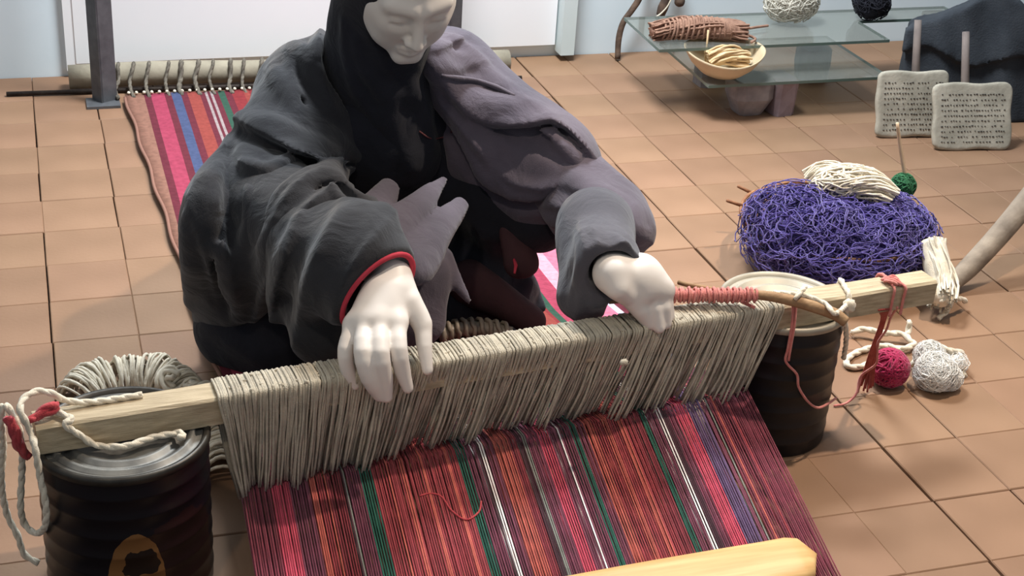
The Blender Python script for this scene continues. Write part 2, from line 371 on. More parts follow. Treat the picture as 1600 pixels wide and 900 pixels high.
# ------------------------------------------------------------------ heddle rod with its strings
RA, RB = np.array([-.047, 1.800, .2765]), np.array([1.437, 1.960, .2765]); RD = (RB-RA)/np.linalg.norm(RB-RA); RF = frame(RD)
RPERP = RF[:, 1]           # towards the mannequin
def rodp(x, dy=0, z=.2765):  # a point over the rod at world x
    t = (x-RA[0])/RD[0]; p = RA + RD*t + RPERP*dy; p[2] = z; return p
rod = tag(empty('heddle_rod', tuple(rodp(.7, 0, .255))), 'long squared grey timber rod resting across two black cans, wound with cream strings', 'rod')
b = MB(); segs = 30; prof = [(-.024, -.0215), (.024, -.0215), (.0245, .018), (.021, .0215), (-.0205, .0215), (-.0245, .0175)]
vs = []; n = len(prof)
for i in range(segs+1):
    c = RA + (RB-RA)*i/segs
    for a, z in prof: vs.append(c + RPERP*(a + random.uniform(-.0008, .0008)) + np.array([0, 0, z + random.uniform(-.0006, .0006)]))
fs = [(i*n+j, i*n+(j+1) % n, (i+1)*n+(j+1) % n, (i+1)*n+j) for i in range(segs) for j in range(n)] + [tuple(range(n-1, -1, -1)), tuple(segs*n+j for j in range(n))]
b.add(vs, fs); b.build('timber', rodwood_m, rod, False)
# warp plane
WS = .21; WY0, WZ0 = 1.85, .13
wz = lambda y: WZ0 + WS*(y-WY0)
WN, WC = (0, -WS, 1), WZ0 - WS*WY0
hb_x = [380, 470, 520, 570, 650, 750, 850, 960, 1050, 1168]; hb_y = [766, 748, 738, 724, 698, 677, 657, 646, 632, 612]
tops = np.array([338, 400, 500, 640, 780, 920, 1060, 1150, 1228]); bots = np.array([378, 402, 490, 606, 738, 868, 1000, 1090, 1168])
NS = 300; b = MB(); b2 = MB()
for i in range(NS):
    tx = 338 + (1228-338)*(i+.5)/NS; pt = at(tx, np.interp(tx, [338, 1228], [616, 486]), .30)
    X = pt[0] + random.uniform(-.001, .001)
    clump = (i//4)*4+1.5; bx = np.interp(338 + (1228-338)*(i*.6+clump*.4+.5)/NS, tops, bots)
    by = np.interp(bx, hb_x, hb_y) + random.uniform(-6, 8) + 6*math.sin(clump*1.7) + 6*math.sin(clump*.31)
    end = atp(bx, by, WN, WC)
    r = random.uniform(.0016, .0023); z = random.uniform(0, .004)
    path = [rodp(X+.003, .0262, .262), rodp(X+.002, .027, .293), rodp(X+.001, .021, .3005+z), rodp(X, -.02, .301+z), rodp(X-.001, -.028-z, .293), ]
    m1 = rodp(X, -.030, .262)*.7 + .3*end + np.array([random.uniform(-.002, .002), random.uniform(-.003, .001), 0]); m1[2] = .245
    m2 = path[-1]*.35 + end*.65 + np.array([random.uniform(-.002, .002), random.uniform(-.006, .002), 0])
    path += [m1, m2, end + np.array([0, 0, .003])]
    b.tube(smooth(path, 3), [r, r, r*1.1, r, r*1.05, r*.8], 5)
    if True:
        e2 = end + np.array([random.uniform(-.006, .006), .02, -.012]); b2.tube([rodp(X+.002, .0, .258), rodp(X, .0, .2)*.5+.5*e2+np.array([0, 0, .02]), e2], r*1.2, 4)
for _ in range(150):
    X = random.uniform(.21, 1.12); z = .303; dy = random.uniform(-.027, .022); b.blob(rodp(X, dy, z), (.004, .003, .003), n=4, noise=.4, seed=_)
for px, py in ((975, 566), (700, 540), (1130, 470)): b.blob(at(px, py, .285), (.008, .006, .005), n=5, noise=.3, seed=px)
o = b.build('heddle_strings', heddle_m, rod); o['kind'] = 'stuff'
o = b2.build('rear_heddle_strings', heddle_m, rod); o['kind'] = 'stuff'

# ------------------------------------------------------------------ warp threads in colour bands
MARO, PLUM, CRIM, OR2, RD2, DRD, GR2, WH2, GRY, DRK, PUR = (116, 40, 56), (108, 46, 66), (188, 58, 82), (174, 76, 64), (146, 46, 54), (124, 36, 46), (22, 84, 68), (220, 205, 200), (110, 112, 104), (62, 26, 38), (92, 66, 104)
bands = [(389, MARO), (436, CRIM), (467, PLUM), (500, OR2), (512, RD2), (524, OR2), (530, DRD), (555, DRK), (558, GRY), (562, PLUM), (586, GR2), (607, RD2), (630, OR2), (636, RD2), (655, OR2), (662, RD2), (690, OR2), (697, RD2), (735, OR2), (741, RD2), (755, GR2), (771, PLUM), (792, DRK), (796, WH2), (805, PLUM),
         (822, OR2), (850, DRD), (864, DRK), (874, GRY), (880, PLUM), (902, CRIM), (922, PLUM), (937, WH2), (941, PLUM), (961, GR2), (971, PLUM), (986, OR2), (1003, RD2), (1020, OR2), (1030, RD2), (1046, OR2), (1056, RD2), (1070, DRD), (1089, GR2), (1100, PLUM), (1119, WH2), (1128, DRK), (1138, PLUM), (1152, CRIM), (1177, PUR), (1204, PLUM), (1212, GRY), (1217, MARO), (1226, OR2), (1230, MARO), (1250, RD2), (1254, MARO), (1300, None)]
warp = tag(empty('warp', (.65, 1.6, 0)), 'red warp threads with green, pink and white bands stretched below the strings', 'warp')
xs = [atp(p, 875, WN, WC)[0] for p, _ in bands]; x0, x1 = xs[0], xs[-1]
xl_top, xr_top = atp(378, 770, WN, WC)[0], atp(1170, 612, WN, WC)[0]
WMATS = {}
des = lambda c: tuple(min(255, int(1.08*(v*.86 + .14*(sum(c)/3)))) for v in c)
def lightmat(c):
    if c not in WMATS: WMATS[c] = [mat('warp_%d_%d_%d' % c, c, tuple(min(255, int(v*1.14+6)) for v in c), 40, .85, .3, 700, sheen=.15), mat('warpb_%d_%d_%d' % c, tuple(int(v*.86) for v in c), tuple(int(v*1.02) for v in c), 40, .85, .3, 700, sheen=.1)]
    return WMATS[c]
for k in range(len(bands)-1):
    c = des(bands[k][1]); a, d = xs[k], xs[k+1]; nn = max(1, int(round((d-a)/.0036))); b = MB()
    for i in range(nn):
        xb = a + (d-a)*(i+.5)/nn; u = (xb-x0)/(x1-x0); xt = xl_top + (xr_top-xl_top)*u + random.uniform(-.001, .001)
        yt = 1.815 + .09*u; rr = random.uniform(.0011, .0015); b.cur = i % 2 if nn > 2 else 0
        yb = 1.28; xe = xb + (xb-xt)*.35
        dz = random.uniform(-.0015, .0015)
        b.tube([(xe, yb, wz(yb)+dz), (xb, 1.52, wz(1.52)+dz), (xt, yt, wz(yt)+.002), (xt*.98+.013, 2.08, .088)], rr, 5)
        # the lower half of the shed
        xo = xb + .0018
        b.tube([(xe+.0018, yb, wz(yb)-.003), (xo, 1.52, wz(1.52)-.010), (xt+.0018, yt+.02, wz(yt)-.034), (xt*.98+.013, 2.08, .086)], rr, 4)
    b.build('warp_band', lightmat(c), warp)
b = MB(); pts = [atp(px, py, WN, WC+.003) for px, py in ((655, 775), (672, 771), (690, 776), (705, 797), (728, 812), (748, 800), (752, 783))]
b.tube(smooth(pts, 6), .0016, 5); b.build('loose_thread', red_m, warp)

# ------------------------------------------------------------------ paint cans
def label_can_mat():
    m = bpy.data.materials.new('black_tin_printed'); m.use_nodes = True; nt = m.node_tree; N = nt.nodes; L = nt.links
    bs = N['Principled BSDF']; bs.inputs['Roughness'].default_value = .36; bs.inputs['Metallic'].default_value = .3
    tc = N.new('ShaderNodeTexCoord'); sp = N.new('ShaderNodeSeparateXYZ'); L.new(tc.outputs['Object'], sp.inputs[0])
    def mth(op, a, c=None):
        q = N.new('ShaderNodeMath'); q.operation = op
        for i, v in enumerate((a, c)):
            if v is None: continue
            if isinstance(v, (int, float)): q.inputs[i].default_value = v
            else: L.new(v, q.inputs[i])
        return q.outputs[0]
    ang = mth('ARCTAN2', sp.outputs[1], sp.outputs[0]); nz = N.new('ShaderNodeTexNoise'); nz.inputs['Scale'].default_value = 45; L.new(tc.outputs['Object'], nz.inputs['Vector'])
    wob = mth('MULTIPLY', mth('SUBTRACT', nz.outputs[0], .5), .5)
    def oval(a0, z0, ra, rz, wf=0.0):
        u = mth('DIVIDE', mth('SUBTRACT', ang, a0), ra); v = mth('DIVIDE', mth('SUBTRACT', sp.outputs[2], z0), rz)
        q = mth('SQRT', mth('ADD', mth('MULTIPLY', u, u), mth('MULTIPLY', v, v)))
        return mth('LESS_THAN', mth('ADD', q, mth('MULTIPLY', wob, wf)), 1.0)
    A = math.atan2(-1, -.02)
    gold = oval(A+.04, .070, .34, .092, .25); dark = oval(A+.10, .112, .22, .022, 2.6); red = oval(A+.6, .075, .65, .10, .9)
    def mix(f, a, c):
        q = N.new('ShaderNodeMix'); q.data_type = 'RGBA'; L.new(f, q.inputs[0])
        if isinstance(a, tuple): q.inputs[6].default_value = a
        else: L.new(a, q.inputs[6])
        q.inputs[7].default_value = c; return q.outputs[2]
    c = mix(red, srgb(18, 19, 27), srgb(40, 25, 25)); c = mix(gold, c, srgb(138, 98, 58)); c = mix(dark, c, srgb(36, 26, 22))
    L.new(c, bs.inputs['Base Color']); return m
def paint_can(x, y, R, H, label, bm, lm):
    e = tag(empty('paint_can', (x, y, 0)), label, 'can', 'black cans carrying the rod')
    b = MB(); prof = [(0, .0), (R-.003, 0), (R, .004)]
    for k in range(7):
        z = .03 + k*(H-.05)/6.5; prof += [(R, z-.006), (R+.0012, z-.004), (R+.0012, z), (R, z+.005)]
    prof += [(R, H-.012)]; b.lathe(prof, 64, (x, y, 0)); b.build('can_body', bm, e, origin=(x, y, 0))
    b = MB(); b.lathe([(R, H-.014), (R+.004, H-.012), (R+.004, H-.003), (R+.001, H), (R-.004, H-.001), (R-.007, H-.006)], 64, (x, y, 0)); b.build('rim', mat('dark_rim', (52, 50, 48), (80, 76, 70), 30, .4, metal=.6) if bm != can_m else lid2_m, e)
    b = MB(); b.lathe([(R-.006, H-.006), (R-.016, H-.007), (R-.018, H-.0015), (R-.024, H-.0015), (R-.028, H-.0085), (R-.038, H-.0085), (R-.041, H-.003), (R-.047, H-.003), (R-.051, H-.0085), (.001, H-.0065)], 64, (x, y, 0)); b.build('lid', lm, e)
    return e
paint_can(.068, 1.815, .117, .256, 'black ribbed tin can with a gold printed mark and dull grey lid', label_can_mat(), lid_m)
paint_can(1.184, 2.000, .106, .256, 'plain black ribbed tin can with a pale dusty lid', can_m, lid2_m)

# ------------------------------------------------------------------ weaving sword lying on the warp
b = MB(); n0 = 40; Lx, Rx = .30, 1.035; vs = []; ring = 16
for i in range(n0+1):
    t = i/n0; x = Lx + (Rx-Lx)*t; endf = math.sqrt(max(0.0, 1-max(0, (x-(Rx-.045))/.045)**2.6)); s0 = max(endf, .02)
    yc = 1.535 + .035*(x-Lx)/.735 - .02*(1-t)*0; hw = .046*(.86+.14*math.sin(math.pi*min(1, t*1.1)))*s0; ht = .0115*(.35+.65*s0)
    for j in range(ring):
        a = 2*math.pi*j/ring; cy = math.copysign(abs(math.cos(a))**.55, math.cos(a))*hw; cz = math.copysign(abs(math.sin(a))**.7, math.sin(a))*ht
        vs.append((x, yc+cy-.03, wz(yc+cy-.03) + .0135 + cz))
fs = [(i*ring+j, i*ring+(j+1) % ring, (i+1)*ring+(j+1) % ring, (i+1)*ring+j) for i in range(n0) for j in range(ring)] + [tuple(range(ring-1, -1, -1)), tuple(n0*ring+j for j in range(ring))]
b.add(vs, fs); tag(b.build('weaving_sword', palewood_m), 'smooth honey coloured wooden weaving sword with rounded end lying on the warp', 'weaving sword')

# ------------------------------------------------------------------ shuttle stick wrapped in red yarn
e = tag(empty('shuttle_stick', tuple(rodp(1.1, 0, .31))), 'bent bare stick wound with pinkish red yarn, lying on the rod beside the hand', 'stick')
st = [at(952, 470, .322), at(1050, 461, .322), at(1120, 461, .325), at(1185, 461, .328), at(1230, 468, .326), at(1275, 480, .318), at(1305, 491, .308), at(1322, 503, .298)]
b = MB(); b.tube(smooth(st, 6), [.0055, .006, .0065, .008, .009, .010, .010, .009], 9); b.build('bare_stick', stick_m, e)
b = MB(); P = resample(st[1:4], .0022)
for i in range(len(P)-1):
    c = P[i]; rr = .0085 + .0035*math.sin(i*.9)**2 + .0012*random.random()
    if i % 2 == 0:
        tl = random.uniform(-.5, .5); D = P[min(i+1, len(P)-1)]-P[i-1 if i else 0]; fr = frame(D)
        b.tube([c + fr@np.array([rr*.5*math.sin(a)*tl, rr*math.cos(a), rr*math.sin(a)]) for a in np.linspace(0, 2*math.pi, 11)], .0022, 5, caps=False)
b.tube(P, .0078, 8)
tl = P[-1]; b.tube(smooth([tl + np.array([-.03, -.004, -.006]), at(1160, 472, .312), at(1180, 481, .306)], 6), .003, 5)
b.build('yarn_wrap', pink_m, e)
b = MB(); b.tube([at(1060, 441, .318), at(1080, 446, .321), at(1120, 453, .326)], [.004, .0045, .004], 7); b.build('side_twig', stick_m, e)

# ------------------------------------------------------------------ ties on the right end of the rod
def cord(name, paths, r, m, label, cat='cord', plain=False, group=None):
    b = MB()
    for P in paths:
        if plain: b.tube(smooth(P, 8), r, 6)
        else: b.rope(P, r)
    return tag(b.build(name, m), label, cat, group)
def loop(x, r=.006, tilt=0, top=.006):
    return [rodp(x+tilt*q[0]/.03, q[0], .2765+q[1]) for q in ((-.0265-r*.3, -.03), (-.0275, 0), (-.0265, .0215+r*.4), (0, .0225+r*.6), (.0262, .022+r*.4), (.028, -.01))]
cord('tie_rope', [loop(1.262, .005, .01), [rodp(1.25, -.029, .262), at(1320, 497, .262), at(1322, 530, .20), at(1318, 560, .14)],
     [at(1210, 457, .325), at(1235, 459, .333), at(1262, 463, .332), at(1290, 475, .325), at(1305, 490, .318), rodp(1.248, -.031, .285)],
     [at(1242, 468, .33), at(1250, 457, .34), at(1258, 449, .336)]], .0048, cream_m, 'cream cotton rope tying the bent stick to the rod')
b = MB(); b.blob(rodp(1.25, -.034, .285), (.012, .009, .012), noise=.15, n=8)
tag(b.build('rope_knot', cream_m), 'lumpy cream rope knot on the front of the rod beside the bent stick', 'knot')
e = tag(empty('red_tie', tuple(rodp(1.355, 0, .30))), 'pinkish yarn tied round the pale rod end with long brick red tassel', 'yarn')
b = MB(); b.tube(smooth(loop(1.358, .003, -.01), 6), .0028, 6); b.tube(smooth(loop(1.35, .003, .006), 6), .0026, 6)
for k in range(3): b.tube(smooth([rodp(1.35, -.01, .30) + .012*np.array([math.cos(a+k), math.sin(a), .5+.3*math.sin(2*a+k)]) for a in np.linspace(0, 6, 8)], 4), .0028, 5)
b.build('knot', pink_m, e)
b = MB()
for k in range(9):
    s = (k-4)*2.0
    b.tube(smooth([rodp(1.33, -.0275, .262) + np.array([s*.0012, 0, 0]), at(1380+s*.4, 500, .185), at(1366+s*.6, 545, .11), at(1358+s, 580, .05), at(1352+s*1.5, 608+random.uniform(-6, 6), .012)], 5), .0019, 5)
b.build('tassel', mat('brick_red_yarn', (146, 68, 62), (168, 86, 78), 80, .9, .4, 500), e)
b = MB(); b.tube(smooth([rodp(1.358, -.028, .262), at(1392, 495, .22), at(1385, 515, .18), at(1372, 535, .14), at(1371, 555, .11), at(1368, 570, .085), at(1345, 588, .05), at(1338, 615, .02), at(1322, 630, .006), at(1303, 634, .004)], 8), .0022, 6); b.build('trailing_thread', pink_m, e)
q = [at(1233, 470, .32), rodp(1.14, -.03, .30), at(1237, 510, .245), at(1231, 545, .20), at(1228, 565, .175), at(1245, 585, .15), at(1248, 605, .125), at(1262, 627, .095), at(1278, 637, .08), at(1295, 630, .08), at(1306, 622, .085)]
# keep the thread in front of the can wall
def clear_can(P, cx, cy, R):
    out = []
    for p in P:
        p = np.array(p); d = p[:2]-np.array([cx, cy]); l = np.linalg.norm(d)
        if p[2] < .262 and l < R:
            dd = ray(*proj(p)); lo_, hi_ = .3, 1.0
            t = np.linalg.norm(p-CAMP)/np.linalg.norm(dd)
            for _ in range(200):
                t -= .003; p2 = CAMP+dd*t
                if np.linalg.norm(p2[:2]-np.array([cx, cy])) >= R: break
            p = p2
        out.append(p)
    return out
def proj(p):
    v = np.array(p)-CAMP; c = v@_f; return 800+FPX*(v@_r)/c, 450-FPX*(v@_u)/c
q = clear_can(q, 1.184, 2.0, .114)
cord('pink_thread', [q, [p+np.array([.004, -.001, .002]) for p in q[:5]]], .0023, pink_m, 'thin pink thread looping down across the plain black can', 'thread', plain=True)

# ------------------------------------------------------------------ ties on the left end of the rod
def fr(x, y, o=.031): return atp(x, y, RPERP, RPERP@RA - o)
WR = [
    [rodp(.10, .012, .302), rodp(.03, .012, .303), at(100, 625, .312), at(85, 616, .325), at(60, 611, .33), at(38, 622, .33), at(31, 640, .325), at(38, 655, .312), at(48, 675, .29), at(55, 700, .255), at(62, 740, .20), at(72, 790, .145), at(70, 822, .11), at(56, 833, .10), at(38, 818, .12), at(32, 790, .155), at(34, 740, .20), at(34, 700, .25), at(28, 665, .29), at(15, 640, .31), at(8, 632, .315)],
    [at(80, 640, .306), rodp(.0, -.024, .3035), fr(100, 662), fr(128, 682), fr(152, 696), at(195, 697, .262), at(240, 683, .262), at(270, 678, .262), at(283, 676, .264), at(286, 684, .262), at(278, 683, .262)],
    [at(4, 632, .315), at(2, 660, .29), at(5, 700, .24), at(2, 750, .18), at(10, 800, .12), at(28, 838, .08), at(38, 866, .05), at(60, 880, .035)]]
WR[0] = clear_can(WR[0], .068, 1.815, .128); WR[2] = clear_can(WR[2], .068, 1.815, .128)
cord('white_rope', WR, .0052, cream_m, 'cream cotton rope looped over the rod end above the printed can', 'rope')
cord('knotted_red_rope', [[rodp(-.044, -.012, .304), at(62, 645, .312), at(78, 635, .318), at(88, 632, .318), at(84, 640, .312), at(60, 650, .308), at(45, 657, .306)],
     [at(10, 652, .31), at(18, 668, .295), at(24, 690, .27), at(34, 705, .25), at(46, 714, .238)], [at(14, 654, .308), at(24, 672, .29), at(31, 694, .265), at(42, 712, .24)]],
     .0065, red_m, 'thick red cord knotted with white rope at the rod end')
# ------------------------------------------------------------------ yarn generators
def tangle(b, c, rad, count, steps, r, seed, step=.008, turn=.9, zmin=.004, lift=.12):
    g = np.random.default_rng(seed); c = np.array(c); rad = np.array(rad)
    for _ in range(count):
        th = g.uniform(0, 2*math.pi); z = g.uniform(-.1, 1); d = np.array([math.cos(th)*math.sqrt(1-min(z*z, 1)), math.sin(th)*math.sqrt(1-min(z*z, 1)), z])
        t = g.normal(size=3); s = g.uniform(.93, 1+lift); pts = []
        for k in range(steps):
            t += g.normal(size=3)*turn; t -= d*(t@d); t /= max(np.linalg.norm(t), 1e-6)
            d = d + t*step/rad.mean(); d /= np.linalg.norm(d); s = np.clip(s + g.normal()*.02, .92, 1+lift)
            p = c + d*rad*s; p[2] = max(p[2], zmin); pts.append(p)
        b.tube(smooth(pts, 2), r, 4, caps=False)
def skein(b, path, R, n, r, seed, twist=.3, flat=.7):
    g = np.random.default_rng(seed); P = resample(path, .012); k = len(P)
    T = np.gradient(P, axis=0); T /= np.linalg.norm(T, axis=1, keepdims=True)
    for _ in range(n):
        a = g.uniform(0, 6.28); q = math.sqrt(g.uniform(.2, 1)); ph = g.uniform(0, 6.28); pts = []
        for i in range(k):
            s = np.cross(T[i], (0, 0, 1)); s /= max(np.linalg.norm(s), 1e-6); u = np.cross(s, T[i]); aa = a + twist*i*.1
            w_ = R*q*(1+.25*math.sin(i*.5+ph)); pts.append(P[i] + s*w_*math.cos(aa) + u*w_*flat*math.sin(aa) + g.normal(size=3)*.0007)
        b.tube(pts, r, 4, caps=False)
def yarn_ball(name, c, R, m, label, cat, seed, n=46, r=.0022):
    b = MB(); c = np.array(c, float); b.blob(c, (R*.96,)*3, n=12); g = np.random.default_rng(seed)
    for _ in range(n):
        a = g.normal(size=3); a /= np.linalg.norm(a); x = np.cross(a, g.normal(size=3)); x /= np.linalg.norm(x); y = np.cross(a, x); h = g.uniform(-.45, .45)
        b.tube([c + R*(1+g.uniform(-.01, .04))*(math.sqrt(1-h*h)*(math.cos(t)*x+math.sin(t)*y) + h*a) for t in np.linspace(0, 6.28, 26)], r, 4, caps=False)
    return tag(b.build(name, m), label, cat)
def fluff(name, c, rad, m, label, cat, seed, n=220, r=.0012, steps=16, turn=.6):
    b = MB(); b.blob(c, np.array(rad)*.93, n=12, noise=.05, seed=seed); tangle(b, c, rad, n, steps, r, seed, .006, turn, .002, .10)
    return tag(b.build(name, m), label, cat)

# ------------------------------------------------------------------ cotton skein behind the printed can
b = MB(); PS = resample([at(112, 628, .012), at(150, 596, .02), at(210, 582, .024), at(262, 590, .022), at(300, 625, .018), at(338, 690, .014), at(348, 750, .012)], .0026); g = np.random.default_rng(3)
for i in range(2, len(PS)-2):
    t = PS[i+1]-PS[i-1]; t[2] = 0; t /= np.linalg.norm(t); s = np.cross(t, (0, 0, 1)); R_ = (.034+.006*math.sin(i*.21))*g.uniform(.85, 1.12); h_ = g.uniform(.036, .062); lean = g.normal(0, .012)
    c = PS[i].copy(); c[2] = .0035
    b.tube([c + s*R_*math.cos(a)*(1+.15*math.sin(2*a)) + t*lean*math.sin(a) + np.array([0, 0, h_*math.sin(a)]) for a in np.linspace(.0, math.pi, 11)], g.uniform(.0022, .0032), 5)
for k in range(9):
    p0 = at(262+k*9, 590+k*4, .05+.008*math.sin(k))
    b.tube(smooth([p0 + np.array([.02*math.cos(t+k), .016*math.sin(t*1.3), .012*math.sin(t+k)]) for t in np.linspace(0, 4.5, 7)], 4), .0045, 6)
tag(b.build('cotton_skein', cream_m), 'thick cream cotton skein on the floor behind the printed can', 'skein')

# ------------------------------------------------------------------ basket heaped with yarn
BC = np.array([1.625, 2.585, 0]); e = tag(empty('basket', tuple(BC)), 'shallow round wicker basket heaped with purple yarn', 'basket')
b = MB(); n = 22
for k in range(7):
    z = .012+k*.014; R = .140+.010*k
    for ph in (0, 1):
        b.tube([BC + np.array([(R+.003*math.sin(n*t/2+ph*math.pi+k*math.pi))*math.cos(t), (R+.003*math.sin(n*t/2+ph*math.pi+k*math.pi))*math.sin(t), z]) for t in np.linspace(0, 2*math.pi, 67)], .004, 5, caps=False)
b.build('woven_side', wicker_m, e)
b = MB(); b.lathe([(.001, .004), (.14, .004), (.14, .010), (.001, .010)], 40, BC); b.build('base', wicker_m, e)
b = MB(); b.tube([BC + np.array([.204*math.cos(t), .204*math.sin(t), .108+.002*math.sin(9*t)]) for t in np.linspace(0, 2*math.pi, 65)], .004, 6, caps=False)
for t, l in ((2.6, .03), (2.2, .025)): b.tube([BC+np.array([.203*math.cos(t), .203*math.sin(t), .108]), BC+np.array([(.206+l)*math.cos(t+.1), (.206+l)*math.sin(t+.1), .125])], .004, 5)
b.build('rim', wicker_m, e)
PC = BC+np.array([-.016, -.060, .085]); b = MB(); b.cur = 1; b.blob(PC, (.180, .135, .092), n=16)
for s, (dx, dy, dz, rx, ry, rz) in enumerate(((-.005, 0, 0, .190, .142, .10), (-.095, .02, .012, .112, .12, .10), (.105, -.01, .0, .105, .11, .09), (0, -.06, -.012, .17, .10, .085), (.02, .02, .008, .09, .08, .095), (-.05, -.05, .02, .07, .07, .085), (.06, -.06, .015, .075, .07, .08))):
    q = 1 if s < 4 else .6
    b.cur = 0; tangle(b, PC+np.array([dx, dy, dz]), (rx, ry, rz), int(95*q), 34, .0013, 20+s, .009, .75, .012, .17)
    b.cur = 1; tangle(b, PC+np.array([dx, dy, dz]), (rx*.98, ry*.98, rz*.98), int(60*q), 34, .0017, 40+s, .009, .6, .012, .08)
tag(b.build('purple_yarn', [purple_m, purple2_m]), 'tangled heap of violet purple yarn filling the wicker basket', 'yarn')
b = MB(); skein(b, [at(1266, 284, .19), at(1290, 274, .21), at(1330, 280, .215), at(1370, 294, .205), at(1390, 312, .185)], .034, 110, .0024, 9, 2.2, .8)
tangle(b, at(1325, 286, .205), (.075, .035, .034), 60, 26, .0022, 33, .008, .35, .05, .15)
tag(b.build('white_skein', cream_m), 'cream white yarn skein on top of the purple heap', 'skein')
fluff('green_yarn', at(1411, 290, .15), (.026, .026, .026), green_m, 'small tuft of dark green yarn beside the white skein', 'yarn', 12, 90, .0016, 14)
b = MB(); b.tube(smooth([at(1418, 295, .14), at(1412, 262, .19), at(1406, 225, .245), at(1402, 192, .295)], 4), [.0055, .005, .0045, .0035], 8)
tag(b.build('spindle_stick', mat('pale_peeled_stick', (196, 168, 136), (212, 186, 156), 30, .7)), 'thin pale stick standing upright in the yarn basket', 'stick')
# white bundle behind the rod end
b = MB(); P = [at(1456, 378, .125), at(1464, 415, .09), at(1471, 448, .06), at(1470, 470, .05)]
b.tube(smooth(P, 6), [.027, .029, .027, .017], 12); skein(b, P, .0275, 60, .0026, 5, .5, 1)
for k, pp in enumerate(([(1468, 462, .05), (1482, 455, .055), (1486, 470, .045), (1480, 485, .02), (1466, 498, .006)], [(1470, 468, .05), (1490, 466, .045), (1505, 468, .03), (1508, 472, .02)], [(1466, 460, .05), (1478, 462, .058), (1470, 472, .05)])):
    b.rope([at(*q) for q in pp], .006)
tag(b.build('cotton_bundle', cream_m), 'pale cotton bundle tied at the bottom, beside the basket and rod end', 'bundle')

# ------------------------------------------------------------------ grey driftwood pole on the right
b = MB(); b.tube(smooth([at(1484, 447, .018), at(1512, 420, .045), at(1545, 385, .085), at(1580, 345, .13), at(1625, 290, .19), at(1720, 180, .32)], 5), [.017, .022, .023, .024, .025, .025], 12)
tag(b.build('driftwood_pole', drift_m), 'weathered grey wooden pole slanting up from the floor beside the basket', 'pole')

# ------------------------------------------------------------------ balls and rope on the floor
yarn_ball('crimson_ball', at(1390, 575, .037), .036, crimson_m, 'tightly wound crimson yarn ball on the floor beside the plain can', 'yarn ball', 4)
b = MB()
for s, (px, py, z, rx, ry, rz, k) in enumerate(((1462, 582, .034, .036, .034, .033, 260), (1452, 556, .040, .026, .026, .026, 150), (1480, 590, .024, .026, .024, .022, 120), (1492, 566, .022, .024, .022, .018, 50))):
    c = at(px, py, z); b.blob(c, (rx*.9, ry*.9, rz*.9), n=10, noise=.06, seed=s); tangle(b, c, (rx, ry, rz), k, 12, .0006, 60+s, .007, .3, .002, .22)
tag(b.build('white_wool_puff', white_m), 'fluffy white wool puff on the floor beside the crimson ball', 'wool')
cord('floor_rope', [[at(1330, 520, .012), at(1350, 514, .02), at(1380, 520, .02), at(1410, 522, .02), at(1422, 532, .018), at(1428, 538, .014), at(1410, 545, .012), at(1380, 540, .010), at(1345, 548, .008), at(1325, 560, .008), at(1325, 572, .008), at(1345, 573, .008), at(1362, 566, .008)],
     [at(1425, 570, .012), at(1440, 556, .02), at(1455, 540, .05), at(1485, 548, .045), at(1502, 552, .03), at(1497, 566, .012)],
     [at(1485, 582, .008), at(1500, 580, .008), at(1508, 588, .006)], [at(1418, 524, .02), at(1420, 512, .03), at(1421, 502, .045)]], .0068, cream_m, 'loose cream rope coiled on the floor behind the crimson ball', 'rope')

# ------------------------------------------------------------------ glass shelves on stones
glass_m = bpy.data.materials.new('green_glass'); glass_m.use_nodes = True; nt = glass_m.node_tree; nt.nodes.clear()
o_ = nt.nodes.new('ShaderNodeOutputMaterial'); mx = nt.nodes.new('ShaderNodeMixShader'); tr = nt.nodes.new('ShaderNodeBsdfTransparent'); gl = nt.nodes.new('ShaderNodeBsdfGlossy'); df = nt.nodes.new('ShaderNodeBsdfDiffuse'); m2 = nt.nodes.new('ShaderNodeMixShader')
tr.inputs[0].default_value = srgb(240, 242, 240); gl.inputs[0].default_value = (.86, .86, .82, 1); gl.inputs['Roughness'].default_value = .08; df.inputs[0].default_value = srgb(150, 152, 146)
m2.inputs[0].default_value = .55; nt.links.new(gl.outputs[0], m2.inputs[1]); nt.links.new(df.outputs[0], m2.inputs[2])
mx.inputs[0].default_value = .36; nt.links.new(tr.outputs[0], mx.inputs[1]); nt.links.new(m2.outputs[0], mx.inputs[2]); nt.links.new(mx.outputs[0], o_.inputs[0])
edge_m = mat('glass_edge', (92, 112, 106), None, rough=.2, spec=.6)
def pane(name, P, z, label, zt=.008):
    e = tag(empty(name, (float(np.mean([p[0] for p in P])), float(np.mean([p[1] for p in P])), z)), label, 'glass shelf')
    b = MB(); n = len(P); b.add([(p[0], p[1], z) for p in P] + [(p[0], p[1], z+zt) for p in P], [tuple(range(n-1, -1, -1)), tuple(range(n, 2*n))]); b.build('pane', glass_m, e, False)
    b = MB(); b.add([(p[0], p[1], z) for p in P] + [(p[0], p[1], z+zt) for p in P], [(i, (i+1) % n, n+(i+1) % n, n+i) for i in range(n)]); b.build('edge', edge_m, e, False)
UZ, LZ = .185, .10
P = [at(1030, 82, UZ), at(1420, 64, UZ), at(1500, 52, UZ), None, None]
uf = at(1030, 82, UZ); pane('glass_shelf', [(uf[0], uf[1]), (2.285, uf[1]+.002), (2.285, 3.69), (2.64, 3.69), (2.64, 3.80), (1.595, 3.80)], UZ, 'upper clear glass shelf carrying brown yarn, white wool and a black ball')
lf = at(1107, 138, LZ); pane('glass_shelf', [(lf[0], lf[1]), (2.265, lf[1]), (2.265, 3.82), (1.722, 3.82)], LZ, 'lower clear glass shelf on grey stones carrying a pale bowl')
